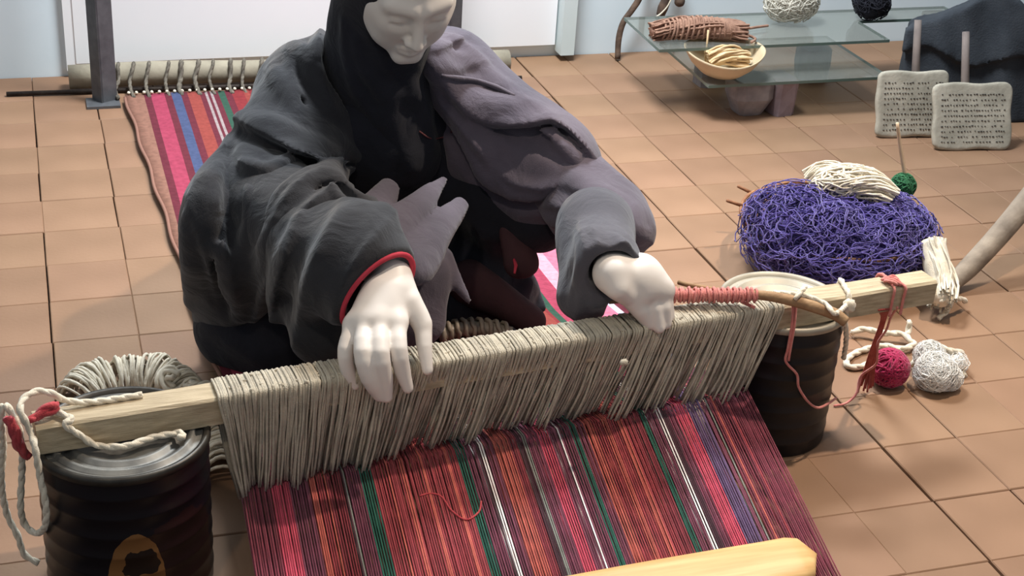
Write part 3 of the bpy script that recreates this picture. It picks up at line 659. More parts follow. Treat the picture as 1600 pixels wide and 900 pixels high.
def stone(c, d, label, seed, m, taper=.85, rot=0):
    g = np.random.default_rng(seed); R = rotz(rot); vs = []
    for z in (0, .5, 1):
        for i in range(10):
            a = 2*math.pi*i/10; s = np.array([math.copysign(abs(math.cos(a))**.45, math.cos(a)), math.copysign(abs(math.sin(a))**.45, math.sin(a))])*(1 if z else taper)
            vs.append(np.array(c) + R@np.array([s[0]*d[0]/2*(1+g.uniform(-.08, .08)), s[1]*d[1]/2*(1+g.uniform(-.08, .08)), z*d[2]]))
    b = MB(); b.add(vs, [(k*10+i, k*10+(i+1) % 10, (k+1)*10+(i+1) % 10, (k+1)*10+i) for k in range(2) for i in range(10)] + [tuple(range(9, -1, -1)), tuple(range(20, 30))])
    return tag(b.build('support_stone', m, smooth=False), label, 'stone', 'stones under the lower glass shelf')
s1 = at(1180, 186, 0); stone((s1[0], s1[1]+.06, .0005), (.118, .11, .0985), 'rough grey stone with slanting side under the lower glass shelf', 3, stone_m, .62)
s2 = at(1222, 184, 0); stone((s2[0]+.012, s2[1]+.06, .0005), (.072, .11, .0985), 'squared mauve grey stone block with straight sides under the lower glass shelf', 5, mat('mauve_stone', (134, 118, 124), (160, 142, 146), 16, .9, .5, 40), .96)
stone((2.19, 3.75, .0005), (.09, .09, .0985), 'grey stone under the far end of the lower glass shelf behind the carders', 8, stone_m, .9)
for k, x in enumerate((1.86, 2.6)):
    stone((x, 3.745, .0005), (.10, .09, UZ-.001) if k else (.09, .07, UZ-.001), ('grey stone prop behind the bowl under the upper glass shelf', 'grey stone prop behind the dark bag under the upper glass shelf')[k], 11+k, stone_m, .95)

# bowl and its fibre
bc = at(1132, 100, LZ+.045); bc[2] = LZ+.0085; bb = at(1140, 130, LZ+.0085)
bc = np.array([bb[0], bb[1]+.055, LZ+.0105]); RT = rotz(-.25)
b = MB(); n = 40; vs = []; rows = [(.30, 0), (.55, .012), (.80, .036), (.97, .064), (1.0, .072), (.965, .071), (.9, .060), (.72, .032), (.4, .012), (.02, .010)]
for s, z in rows:
    for j in range(n):
        a = 2*math.pi*j/n; wob = 1+.03*math.sin(3*a+.6); vs.append(bc + RT@np.array([.112*s*math.cos(a)*wob, .086*s*math.sin(a)*wob, z + (.006*math.sin(2*a+1)+.016*math.sin(a))*s*s]))
b.add(vs, [(i*n+j, i*n+(j+1) % n, (i+1)*n+(j+1) % n, (i+1)*n+j) for i in range(len(rows)-1) for j in range(n)] + [tuple(range(n-1, -1, -1)), tuple((len(rows)-1)*n+j for j in range(n))])
tag(b.build('pale_bowl', mat('peeled_gourd', (200, 178, 144), (218, 198, 166), 8, .6, .1, 30)), 'pale tan oval bowl on the lower glass shelf', 'bowl')
b = MB(); skein(b, [bc+np.array([-.05, -.005, .05]), bc+np.array([-.01, -.01, .062]), bc+np.array([.035, -.012, .056]), bc+np.array([.06, -.01, .045])], .028, 60, .0034, 14, 1.5, .8)
tag(b.build('fibre_bundle', tan_m), 'bundle of tan fibre lying inside the pale bowl', 'fibre')
b = MB(); pa = bc+np.array([-.038, .03, .03]); b.tube([pa, pa+np.array([-.001, .004, .09])], .0028, 6)
tag(b.build('bowl_stick', tan_m), 'short thin pale stick standing in the tan bowl', 'stick')

# items on the upper shelf
uz = UZ+.0085
def on(px, py, z): return at(px, py, z)
b = MB(); P = [on(1018, 50, uz+.02), on(1050, 46, uz+.026), on(1090, 43, uz+.030), on(1130, 45, uz+.030), on(1165, 50, uz+.022)]
b.tube(smooth(P, 6), [.014, .024, .030, .030, .02], 12); skein(b, P, .03, 60, .003, 15, .4, .9)
for t in np.linspace(.12, .9, 16):
    i = t*(len(P)-1); k = int(i); c = P[k]+(P[k+1]-P[k])*(i-k); rr = .033*math.sin(math.pi*(t*.8+.12))**.5
    b.tube([c + np.array([.006*math.sin(a+k), rr*math.cos(a), rr*.95*math.sin(a)]) for a in np.linspace(0, 6.28, 14)], .0035, 5, caps=False)
for k, pp in enumerate(([(1160, 52), (1180, 60), (1174, 66)], [(1165, 45), (1185, 42), (1200, 40)])): b.tube(smooth([on(x, y, uz+.01) for x, y in pp], 4), .004, 5)
for v in range(len(b.v)): b.v[v] = (b.v[v][0], b.v[v][1], max(b.v[v][2], uz))
tag(b.build('brown_skein', brownyarn_m), 'long spindle shaped brown yarn hank on the upper glass shelf', 'skein')
c = on(1245, 43, uz); fluff('raw_wool', (c[0], c[1]+.05, uz+.058), (.078, .055, .056), mat('raw_cream_wool', (206, 200, 186), (228, 222, 208), 40, .95, .5, 200), 'loose cloud of cream raw wool on the upper glass shelf', 'wool', 16, 320, .0012, 22, .45)
for o in (bpy.data.objects['raw_wool'],):
    for v in o.data.vertices: v.co.z = max(v.co.z, uz)
c = on(1368, 37, uz); fluff('black_wool', (c[0], c[1]+.04, uz+.049), (.052, .052, .05), blackwool_m, 'fuzzy black wool ball on the upper glass shelf', 'wool', 17, 160, .0016, 14, .6)
for v in bpy.data.objects['black_wool'].data.vertices: v.co.z = max(v.co.z, uz)

# dark branches by the wall
b = MB(); b.tube(smooth([aty(965, 92, 3.985), aty(967, 60, 4.0), aty(974, 35, 4.005), aty(988, 15, 4.01), aty(1000, -5, 4.012), aty(1010, -40, 4.015), aty(1016, -90, 4.017)], 5), [.0085, .0095, .009, .01, .0095, .009], 9)
b.tube(smooth([aty(1000, -5, 4.012), aty(1025, -30, 4.012), aty(1050, -75, 4.012)], 4), [.008, .007, .006], 8)
tag(b.build('dark_branch', dark_branch_m), 'crooked dark brown branch leaning against the wall beside the glass shelf', 'branch')
b = MB(); b.tube(smooth([aty(1032, 24, 4.0), aty(1036, 12, 4.0), aty(1044, -8, 4.0), aty(1060, -60, 4.01)], 4), [.013, .016, .014, .012], 9)
tag(b.build('bark_piece', dark_branch_m), 'thick piece of dark bark hung on the wall above the brown hank', 'bark')
b = MB(); b.blob(aty(1062, 2, 3.99), (.016, .016, .017), n=8, noise=.05); b.tube(smooth([aty(1062, -2, 3.99), aty(1066, -40, 3.99), aty(1072, -60, 4.0)], 4), .003, 5)
tag(b.build('hanging_ball', dark_branch_m), 'small dark ball hanging on the wall beside the bark', 'ornament')
b = MB(); b.tube(smooth([aty(1052, -10, 3.99), aty(1044, 8, 3.985), aty(1034, 20, 3.985), aty(1026, 26, 3.985)], 4), .0026, 5)
tag(b.build('wall_string', cream_m), 'pale string hanging in front of the dark bark on the wall', 'string')

# ------------------------------------------------------------------ dark felt bag and two hand carders
bl = at(1412, 176, 0); br = at(1640, 200, 0)
ex = br-bl; ex /= np.linalg.norm(ex); ey = np.array([-ex[1], ex[0], 0]); FB = np.stack([ex, ey, np.array([0, 0, 1.])], 1)
BO = bl + ey*.07 - ex*.03
def fbag(P):
    q = ((P - BO.astype(np.float32))@FB.astype(np.float32)); w_ = .21
    wav = .012*np.sin(q[:, 0]*38) + .008*np.sin(q[:, 0]*71+q[:, 2]*20)
    h = np.interp(q[:, 0], [0, .10, .19, .24, .29, .32, .45], [.235, .28, .335, .355, .335, .31, .31]).astype(np.float32)
    d = np.maximum(np.abs(q[:, 0]-w_-.01)-w_, np.maximum(np.abs(q[:, 1]-wav*.5)-(.062-.11*np.clip(q[:, 2], 0, .4)), np.maximum(-q[:, 2]+.001, q[:, 2]-h)))
    flap = np.maximum(np.abs(q[:, 0]-w_)-w_*1.02, np.maximum(np.abs(q[:, 1]+.055-wav*.6-.2*(q[:, 2]-.15))-.014, np.maximum(.17+.02*np.sin(q[:, 0]*25)-q[:, 2], q[:, 2]-h)))
    return smin(d, flap, .015)*.7
e = tag(empty('felt_bag', tuple(BO + ex*.2)), 'large dark charcoal felt bag slumped behind the carders by the wall', 'bag')
sdf_obj('bag_body', fbag, BO-np.array([.12, .25, .03]), BO+np.array([.62, .3, .42]), .008, felt_m, e, 2)
def carder(px0, px1, pyb, label, hgt, lean, hx, seed):
    p0, p1 = at(px0, pyb, 0), at(px1, pyb-1.5, 0); x = p1-p0; wd = np.linalg.norm(x); x /= wd; back = np.array([-x[1], x[0], 0])
    up = np.array([0, 0, math.cos(lean)]) + back*math.sin(lean); nr = np.cross(x, up)
    O = (p0+p1)/2 + np.array([0, 0, .002]); e = tag(empty('hand_carder', tuple(O)), label, 'carder', 'hand carders leaning on the felt bag')
    g = np.random.default_rng(seed); R = np.stack([x, -nr, up], 1)
    def f(P):
        q = (P-O.astype(np.float32))@R.astype(np.float32); a = np.abs(q[:, 0]) - wd/2 + .02 - .0022*np.sin(q[:, 2]*60+seed); c = np.abs(q[:, 2]-hgt/2)-hgt/2+.02-.002*np.sin(q[:, 0]*50+seed*2)
        d = np.sqrt(np.maximum(a, 0)**2+np.maximum(c, 0)**2)+np.minimum(np.maximum(a, c), 0)-.02
        return smax(d, np.abs(q[:, 1])-.009, .008)
    sdf_obj('board', f, O-.13-np.array([.03, .03, 0]), O+np.array([.17, .2, .27]), .004, card_m, e, 1)
    b = MB(); hp = O + x*hx + up*(hgt*.5) - nr*.013
    b.tube([hp, hp+up*(hgt*.5+.055), hp+up*(hgt*.5+.135)], [.013, .012, .011], 8, flat=.8); b.build('handle', mat('grey_handle', (112, 102, 98), (134, 122, 116), 20, .8), e)
    b = MB()
    for r_ in range(10):
        z = hgt*.12 + r_*hgt*.078
        cx = -wd*.40
        while cx < wd*.40:
            if g.random() < .86:
                c = O + x*cx + up*(z+g.uniform(-.001, .001)) + nr*.0098; sx, sz = g.uniform(.0018, .0042), g.uniform(.0012, .0026)
                b.box(c, (sx*1.3, .0016, sz*1.1), R)
            cx += g.uniform(.0065, .011)
    o = b.build('wire_teeth', tooth_m, e); o['kind'] = 'stuff'
carder(1366, 1478, 216, 'weathered grey hand carder with dark wire rows, half behind the other', .178, .30, .012, 2)
carder(1456, 1578, 236, 'weathered grey hand carder with faint wire rows, overlapping the other in front', .178, .38, -.015, 5)

# ------------------------------------------------------------------ ribbed coil behind the rod
b = MB(); P = resample([at(688, 524, .13), at(720, 514, .132), at(760, 514, .13), at(800, 522, .125)], .004); k = len(P)
fr = frame(P[-1]-P[0]); turns = 9
b.tube([P[int(i)] + fr@np.array([0, .017*math.cos(2*math.pi*turns*i/(k-1)), .017*math.sin(2*math.pi*turns*i/(k-1))]) for i in np.linspace(0, k-1, 160)], .0042, 6)
b.tube(P, .0135, 8)
tag(b.build('ribbed_coil', mat('grey_brown_cord', (122, 108, 94), (164, 150, 134), 40, .5, .2, 200, spec=.5)), 'ribbed grey brown coil lying on the cloth behind the rod', 'coil')
# ------------------------------------------------------------------ seated mannequin
skin_m = mat('glossy_white_plaster', (222, 214, 206), (230, 223, 216), 6, .42, .02, 60, spec=.35)
clothL = dict(scale=6, rough=.88, bump=.18, bscale=500, sheen=.2, spec=.2, rumple=(.28, 15, .03))
dark_m = mat('greenish_black_cloth', (36, 37, 42), (53, 53, 56), **clothL)
purplegrey_m = mat('purple_grey_cloth', (76, 70, 79), (97, 89, 100), **clothL)  # lighter purple grey cloth for elbow layer, sleeve folds and seam
mid_m = mat('mid_grey_cloth', (62, 61, 68), (82, 80, 87), **clothL)  # medium grey cloth for the sleeve at larger X
cloak_m = mat('cloak_cloth', (38, 39, 44), (55, 54, 57), **clothL)
nt = cloak_m.node_tree; bs = nt.nodes['Principled BSDF']; old = bs.inputs['Base Color'].links[0].from_socket        # base colour turns to lighter purple grey with rising X
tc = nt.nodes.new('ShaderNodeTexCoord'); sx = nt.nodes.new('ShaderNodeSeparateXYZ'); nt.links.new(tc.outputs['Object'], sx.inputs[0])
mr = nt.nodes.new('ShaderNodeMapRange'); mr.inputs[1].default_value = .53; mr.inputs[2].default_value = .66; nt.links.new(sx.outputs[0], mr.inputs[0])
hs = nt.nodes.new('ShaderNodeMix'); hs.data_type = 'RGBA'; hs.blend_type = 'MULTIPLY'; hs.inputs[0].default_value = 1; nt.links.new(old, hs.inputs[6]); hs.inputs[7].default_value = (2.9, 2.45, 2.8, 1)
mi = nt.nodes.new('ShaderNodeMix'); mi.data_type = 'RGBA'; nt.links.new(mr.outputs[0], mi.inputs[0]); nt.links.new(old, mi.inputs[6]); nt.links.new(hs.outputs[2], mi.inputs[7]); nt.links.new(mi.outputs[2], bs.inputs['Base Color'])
black_m = mat('black_cloth', (26, 27, 34), (36, 37, 46), 9, .9, .15, 500, sheen=.08, spec=.2, rumple=(.28, 14, .025))
lining_m = mat('maroon_lining', (54, 36, 40), (74, 48, 51), 12, .9, .15, 400)
redtrim_m = mat('red_cuff', (178, 48, 66), (200, 66, 82), 30, .8)
man = tag(empty('mannequin', (.58, 2.6, .02)), 'seated white mannequin weaver in black cloak and headscarf, hands on the rod', 'mannequin')
HC = np.array([.580, 2.288, .738]); TH = math.radians(34)
HR = np.stack([np.array([1., .03, 0]), np.array([.03, -math.cos(TH), -math.sin(TH)]), np.array([0, -math.sin(TH), math.cos(TH)])], 1)   # columns: right, forward, up
def hl(P): return (P-HC.astype(np.float32))@HR.astype(np.float32)
def fhead(P):
    q = hl(P); qa = q.copy(); qa[:, 0] = np.abs(qa[:, 0])
    d = ell(q, (0, -.025, .03), (.072, .09, .085)); d = smin(d, ell(q, (0, .014, -.024), (.0665, .064, .089)), .03)
    d = smin(d, cone(q, (-.010, .066, -.094), (.010, .066, -.094), .015, .015), .03)
    d = smin(d, cone(qa, (.036, .050, -.018), (.048, .03, -.01), .02, .02), .03)
    d = smin(d, cone(qa, (.036, .040, -.058), (.046, .018, -.045), .020, .020), .03)
    d = smin(d, cone(qa, (.012, .071, .024), (.045, .058, .026), .010, .010), .02)
    d = smax(d, -ell(qa, (.030, .094, .004), (.021, .02, .014)), .016)
    d = smin(d, ell(qa, (.0305, .0625, .003), (.0155, .013, .0115)), .006)
    d = smax(d, -cone(qa, (.017, .077, -.0035), (.044, .070, -.0045), .0016, .0012), .004)
    d = smin(d, cone(q, (0, .074, .016), (0, .098, -.032), .0065, .0095), .014)
    d = smin(d, ell(qa, (.011, .086, -.036), (.008, .010, .007)), .008)
    d = smin(d, cone(qa, (0, .080, -.0605), (.019, .073, -.0625), .0065, .004), .008)
    d = smin(d, cone(qa, (0, .079, -.072), (.016, .073, -.070), .0075, .0045), .008)
    d = smax(d, -cone(qa, (0, .088, -.066), (.021, .077, -.066), .0016, .0010), .004)
    return smin(d, cone(q, (0, -.03, -.06), (0, -.075, -.17), .05, .055), .02)
FJ = {}
def chain(P, pts, rads, k=.006):
    d = None
    for a, b_, ra, rb in zip(pts[:-1], pts[1:], rads[:-1], rads[1:]):
        e_ = cone(P, a, b_, ra, rb); d = e_ if d is None else np.minimum(d, e_)
    return d
LW = at(612, 426, .412); LEL0 = np.array([.315, 2.235, .365])
LF = [([(553, 508, .362), (540, 545, .342), (543, 578, .310), (554, 602, .284)], [.0130, .0118, .0105, .0078]),
      ([(570, 502, .371), (567, 550, .350), (577, 590, .312), (592, 618, .278)], [.0140, .0136, .0132, .0090]),
      ([(593, 500, .374), (594, 551, .350), (600, 590, .310), (604, 620, .277)], [.0140, .0136, .0130, .0090]),
      ([(620, 504, .370), (623, 546, .348), (629, 580, .314), (637, 606, .287)], [.0138, .0130, .0120, .0086])]
LFP = [(list(smooth([at(*q) for q in p], 3)), list(np.interp(np.linspace(0, 1, 10), np.linspace(0, 1, 4), r))) for p, r in LF]
LT = list(smooth([at(640, 472, .385), at(659, 505, .358), at(663, 542, .332), at(668, 578, .304)], 3))
def flhand(P):
    d = cone(P, LW, (LFP[1][0][0]+LFP[2][0][0])/2, .022, .018)
    for p, r in LFP:
        d = smin(d, cone(P, LW*.55+p[0]*.45, p[0], .020, .0135), .022)
    d = smin(d, cone(P, LW*.6+LT[0]*.4, LT[3], .022, .013), .02)
    for i, (p, r) in enumerate(LFP): d = smin(d, chain(P, p, r), .0055 if i else .004)
    for p, r in LFP: d = smin(d, np.sqrt(((P-(p[0]+np.array([0, 0, .001])).astype(np.float32))**2).sum(1))-.0128, .014)
    d = smin(d, chain(P, LT, list(np.interp(np.linspace(0, 1, 10), [0, .33, .66, 1], [.0165, .0138, .0118, .0082]))), .008)
    back = LW*.55 + LEL*.45
    return smin(d, cone(P, LW, back, .023, .032), .015)
RW = at(958, 428, .385)
RFP = [([at(*q) for q in p], r) for p, r in [
    ([(1003, 462, .352), (1006, 484, .330), (1016, 506, .306)], [.0125, .0115, .0095]),
    ([(1018, 452, .358), (1024, 482, .332), (1030, 512, .302)], [.0130, .0120, .0095]),
    ([(1031, 450, .358), (1038, 480, .332), (1041, 506, .304)], [.0125, .0115, .0090]),
    ([(1038, 455, .352), (1043, 475, .332), (1046, 494, .312)], [.0110, .0100, .0085])]]
RT_ = [at(966, 450, .372), at(984, 466, .350), at(998, 485, .328), at(1008, 500, .308)]
def frhand(P):
    c = at(1000, 432, .372); d = ell(P, c, (.036, .040, .027), frame(RFP[1][0][0]-RW))
    d = smin(d, cone(P, RW, c, .030, .028), .02)
    for p, r in RFP: d = smin(d, cone(P, c, p[0], .024, .015), .02)
    for p, r in RFP: d = smin(d, chain(P, p, r), .005)
    d = smin(d, chain(P, RT_, [.020, .0155, .0125, .0095]), .010)
    return smin(d, cone(P, RW, np.array([.90, 2.17, .385]), .027, .034), .015)
LSH, RSH = np.array([.450, 2.50, .485]), np.array([.715, 2.50, .495])
LEL, REL = np.array([.315, 2.235, .365]), np.array([.918, 2.195, .365])
def fbody(P):
    d = cone(P, (.585, 2.70, .15), (.575, 2.52, .43), .145, .125); d = smin(d, cone(P, (.575, 2.52, .43), (.575, 2.45, .55), .115, .055), .05)
    d = smin(d, cone(P, (.575, 2.45, .55), HC + HR@np.array([0, -.07, -.15]), .056, .052), .03)
    d = smin(d, cone(P, LSH, RSH, .05, .05), .05)
    for sh, el, wr in ((LSH, LEL, LW), (RSH, REL, np.array([.90, 2.17, .385]))):
        d = smin(d, cone(P, sh, el, .052, .043), .03); d = smin(d, cone(P, el, wr, .043, .033), .03)
    for a, k_, f_ in (((.49, 2.66, .12), (.40, 2.36, .13), (.64, 2.34, .07)), ((.68, 2.66, .12), (.80, 2.42, .12), (.56, 2.36, .06))):
        d = smin(d, cone(P, a, k_, .078, .058), .04); d = smin(d, cone(P, k_, f_, .055, .04), .03)
    return d
b = MB()
for f_, lo, hi, h in ((fhead, HC-.16-np.array([0, 0, .05]), HC+.17, .0032), (flhand, np.minimum.reduce([p for q in LFP for p in q[0]]+[LW])-.045, np.maximum.reduce([p for q in LFP for p in q[0]]+[LW*.7+LEL0*.3])+.045, .0026),
                      (frhand, np.minimum.reduce([p for q in RFP for p in q[0]]+[RW])-.05, np.maximum.reduce([p for q in RFP for p in q[0]]+[np.array([.90, 2.17, .385])])+.045, .0028), (fbody, (.2, 2.0, .02), (1.05, 2.95, .75), .012)):
    vs, F = sdf_mesh(f_, lo, hi, h, 1); b.add(vs.tolist(), F.tolist())
b.build('body', skin_m, man)

# ---- cloth
def taper(P, pts, r):
    n_ = len(pts)-1; R_ = [r*max(.05, math.sin(math.pi*(.06+.88*i/n_)))**.6 for i in range(n_+1)]; d = None
    for i in range(n_):
        e_ = cone(P, pts[i], pts[i+1], R_[i], R_[i+1]); d = e_ if d is None else np.minimum(d, e_)
    return d
def ledge(P, pts, sg, amp, wid):          # one-sided step: cloth lapping over cloth
    n_ = len(pts)-1; best = np.full(len(P), 9., np.float32); side = np.zeros(len(P), np.float32); par = np.zeros(len(P), np.float32)
    for i in range(n_):
        a = pts[i]; ba = pts[i+1]-a; pa = P-a; h = np.clip((pa@ba)/max(float(ba@ba), 1e-9), 0, 1); c = pa - h[:, None]*ba; d = np.sqrt((c*c).sum(1))
        vw = (a-CAMP); vw /= np.linalg.norm(vw); pr = np.cross(ba, vw); pr = (pr/np.linalg.norm(pr)*sg).astype(np.float32); m = d < best
        best[m] = d[m]; side[m] = (c@pr)[m]; par[m] = ((i+h)/n_)[m]
    up = np.clip(side/.006+.5, 0, 1); far = np.exp(-np.maximum(best-wid, 0)**2/(wid*.7)**2)
    return amp*np.sin(math.pi*np.clip(.04+.92*par, 0, 1))**.5*np.where(side > -.004, up*np.exp(-np.maximum(side, 0)/wid), 0)*far
def fold(P, base, ridges, valleys=(), wr=.0014, ledges=()):
    d = base(P)
    for pts, r, k in ridges: d = smin(d, taper(P, pts, r), k)
    for pts, r, k in valleys: d = smax(d, -taper(P, pts, r), k)
    for pts, sg, amp, wid in ledges: d = d - ledge(P, pts, sg, amp, wid)
    if wr: d = d + wr*np.sin(P[:, 0]*46+3*np.sin(P[:, 2]*21))*np.sin(P[:, 2]*39+2.3*np.sin(P[:, 1]*27+P[:, 0]*14))
    return d
def on_surf(base, specs, sink):
    out = []
    for px, r, k in specs:
        px = smooth([(x, y, 0) for x, y in px], 3)[:, :2]; P = march(base, px); D = P-CAMP; D /= np.linalg.norm(D, axis=1, keepdims=True)
        out.append(((P + D*sink*r).astype(np.float32), r, k))
    return out
def fcloak0(P):
    d = cone(P, (.59, 2.74, .19), (.580, 2.545, .43), .195, .155)
    d = smin(d, cone(P, (.580, 2.545, .43), (.575, 2.47, .555), .15, .080), .05)
    d = smin(d, cone(P, LSH+np.array([0, .01, 0]), RSH+np.array([0, .01, 0]), .072, .076), .06)
    d = smin(d, cone(P, LSH, LEL+np.array([0, .03, -.01]), .080, .098), .05)
    d = smin(d, cone(P, (.305, 2.30, .32), (.312, 2.38, .12), .098, .088), .06)
    d = smin(d, cone(P, LEL+np.array([.01, .03, 0]), (.42, 2.10, .395), .088, .080), .05)
    d = smin(d, cone(P, RSH, RSH*.30+REL*.70, .092, .078), .05)
    d = smin(d, cone(P, (.70, 2.50, .42), (.83, 2.30, .345), .085, .07), .05)
    d = smin(d, cone(P, (.650, 2.405, .572), (.70, 2.46, .52), .034, .065), .04); d = smin(d, cone(P, (.482, 2.445, .570), (.46, 2.5, .5), .028, .06), .04)
    return d
def pair(px, r, k, off):      # a ridge with a crease beside it
    q = [(x+off[0], y+off[1]) for x, y in px]; return (px, r*.95, k), (q, r*.55, k*.8)
prs = [pair([(462, 72), (490, 105), (515, 148), (556, 200), (600, 258)], .020, .020, (16, -10)), pair([(378, 186), (420, 200), (465, 224), (510, 240), (550, 250)], .020, .022, (-4, 22)),
       pair([(368, 250), (420, 264), (468, 246), (505, 250), (545, 268)], .015, .018, (-2, 18)), pair([(418, 372), (432, 325), (465, 288), (505, 275), (532, 298), (568, 320), (596, 312)], .020, .018, (16, 18)),
       pair([(505, 212), (548, 234), (580, 240), (612, 262)], .024, .018, (-8, 18)), pair([(322, 290), (306, 370), (298, 470)], .024, .03, (40, 0)), pair([(440, 350), (428, 400), (410, 450), (400, 490)], .022, .022, (24, 4)),
       pair([(360, 400), (372, 450), (376, 490)], .018, .03, (-24, 0)), pair([(425, 105), (448, 150), (470, 190)], .014, .02, (14, -6)), pair([(504, 50), (504, 105), (518, 150), (545, 190)], .013, .012, (12, -2)),
       pair([(662, 88), (690, 118), (725, 148), (765, 168), (815, 176), (860, 198)], .024, .018, (-2, 22)), pair([(668, 120), (688, 165), (720, 200), (742, 235), (765, 275), (806, 300), (852, 304), (900, 284)], .024, .018, (-14, 12)),
       pair([(700, 82), (735, 98), (775, 128), (815, 152)], .014, .015, (-2, 12)), pair([(696, 58), (728, 80), (758, 108)], .013, .015, (-8, 10)), pair([(800, 200), (850, 212), (895, 245)], .018, .02, (-6, 16))]
CR = on_surf(fcloak0, [q[0] for q in prs], .1); CV = on_surf(fcloak0, [q[1] for q in prs] + [([(700, 145), (735, 183), (770, 198), (820, 198), (868, 192), (905, 228)], .012, .014), ([(352, 235), (350, 300), (356, 380)], .018, .03)], .0)
def ledges_on(base, specs):               # sg +1: the side to the left of the drawing direction (in the picture) is raised
    return [(march(base, smooth([(x, y, 0) for x, y in px], 3)[:, :2]).astype(np.float32), sg, amp, wid) for px, sg, amp, wid in specs]
CL = ledges_on(fcloak0, [
    ([(692, 146), (735, 184), (775, 199), (825, 197), (862, 191), (900, 216), (932, 258)], 1, .022, .045), ([(668, 118), (686, 165), (715, 202), (745, 240), (764, 268)], 1, .018, .04),
    ([(666, 92), (688, 130), (716, 170), (735, 200)], 1, .012, .03), ([(690, 120), (730, 125), (775, 137), (815, 152), (850, 178)], 1, .008, .03), ([(668, 84), (690, 78), (722, 62)], 1, .012, .03), ([(692, 112), (715, 112), (742, 104)], 1, .009, .025),
    ([(770, 262), (800, 290), (850, 300), (890, 285)], 1, .012, .04),
    ([(378, 196), (425, 220), (470, 240), (520, 250)], 1, .018, .05), ([(418, 345), (440, 306), (472, 276), (505, 260), (548, 266)], -1, .020, .045), ([(440, 385), (455, 340), (490, 306), (522, 292), (545, 312), (582, 320)], -1, .020, .04),
    ([(354, 225), (349, 290), (350, 345), (360, 400)], -1, .016, .06), ([(575, 238), (600, 252), (614, 266), (600, 276), (582, 280)], -1, .012, .04), ([(436, 360), (424, 410), (408, 450), (398, 488)], 1, .014, .05),
    ([(503, 45), (503, 100), (518, 150), (548, 196)], -1, .012, .04), ([(455, 80), (462, 120), (482, 155)], -1, .010, .03), ([(300, 350), (320, 410), (340, 480)], 1, .008, .05)])
opn = march(fcloak0, [(584, 105), (602, 165), (640, 222), (684, 285), (730, 350), (640, 400)])
ADIR = (REL-RSH)/np.linalg.norm(REL-RSH); ecut = march(fcloak0, [(895, 282)])[0]
def fcloak(P):
    d = fold(P, fcloak0, CR, CV, .0014, CL)
    for i, r in enumerate((.040, .052, .052, .044, .070)): d = smax(d, -cone(P, opn[i], opn[i+1], r, (.052, .052, .044, .070, .10)[i]), .012)
    d = smax(d, (P-ecut.astype(np.float32))@ADIR.astype(np.float32) - .012, .008)
    return smax(d, .095+.012*np.sin(P[:, 0]*30) - P[:, 2], .01)
sm_ = march(fcloak, [(690, 118), (715, 122), (745, 126), (775, 136), (805, 150)]); b = MB(); b.tube(smooth(sm_, 5), [.003, .005, .004, .005, .003], 6); b.build('torn_seam', purplegrey_m, man)
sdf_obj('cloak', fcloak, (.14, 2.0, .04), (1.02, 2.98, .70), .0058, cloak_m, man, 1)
# second layer of the cloak over the elbow
def felb0(P):
    d = cone(P, RSH*.55+REL*.45, REL+np.array([.0, .0, -.015]), .072, .072); return smin(d, cone(P, REL+np.array([-.02, .02, -.02]), (.93, 2.13, .35), .065, .055), .04)
ER = on_surf(felb0, [([(905, 285), (935, 315), (965, 345), (995, 368)], .016, .03), ([(870, 320), (905, 340), (945, 345), (985, 362)], .013, .025), ([(850, 330), (868, 345), (885, 340)], .012, .02)], .35)
ec2 = at(950, 362, .385)
EL_ = ledges_on(felb0, [([(852, 326), (878, 330), (915, 338), (955, 345), (998, 372)], 1, .012, .04), ([(900, 300), (930, 312), (965, 335)], 1, .008, .03)])
def felb(P): return smax(fold(P, felb0, ER, (), .0014, EL_), (P-ec2.astype(np.float32))@np.array([.45, -.86, -.25], np.float32) - .05, .008)
sdf_obj('cloak_sleeve', felb, (.7, 1.98, .2), (1.06, 2.46, .52), .005, purplegrey_m, man, 1)
# right forearm sleeve hanging over the wrist
def frsl0(P):
    d = cone(P, REL+np.array([-.02, 0, -.01]), RW+np.array([.012, .05, .0]), .06, .047); d = smin(d, cone(P, RW+np.array([.012, .05, 0]), RW+np.array([.006, .0, 0]), .047, .044), .01)
    d = smin(d, cone(P, (.86, 2.10, .37), at(912, 478, .31)+np.array([0, .03, 0]), .055, .030), .05); return smin(d, cone(P, RW+np.array([0, .05, -.01]), at(925, 478, .31)+np.array([0, .03, 0]), .04, .026), .04)
SR = on_surf(frsl0, [([(905, 360), (915, 400), (905, 450), (898, 490)], .013, .016), ([(935, 360), (945, 400), (940, 450), (938, 490)], .011, .016), ([(960, 370), (975, 390), (965, 405)], .011, .014)], .15)
rdir = RW-np.array([.90, 2.17, .385]); rdir /= np.linalg.norm(rdir)
SRL = ledges_on(frsl0, [([(905, 365), (912, 410), (905, 450), (898, 490)], 1, .010, .03), ([(930, 355), (938, 385), (936, 420), (930, 480)], -1, .008, .03)])
def frsl(P):
    d = fold(P, frsl0, SR, (), .0014, SRL); d = smax(d, -cone(P, (.885, 2.12, .385), RW+rdir*.05, .024, .042), .006)
    return smax(d, (P-RW.astype(np.float32))@rdir.astype(np.float32)-.004, .006)
sdf_obj('sleeve', frsl, (.70, 1.9, .2), (1.02, 2.3, .50), .0046, mid_m, man, 1)
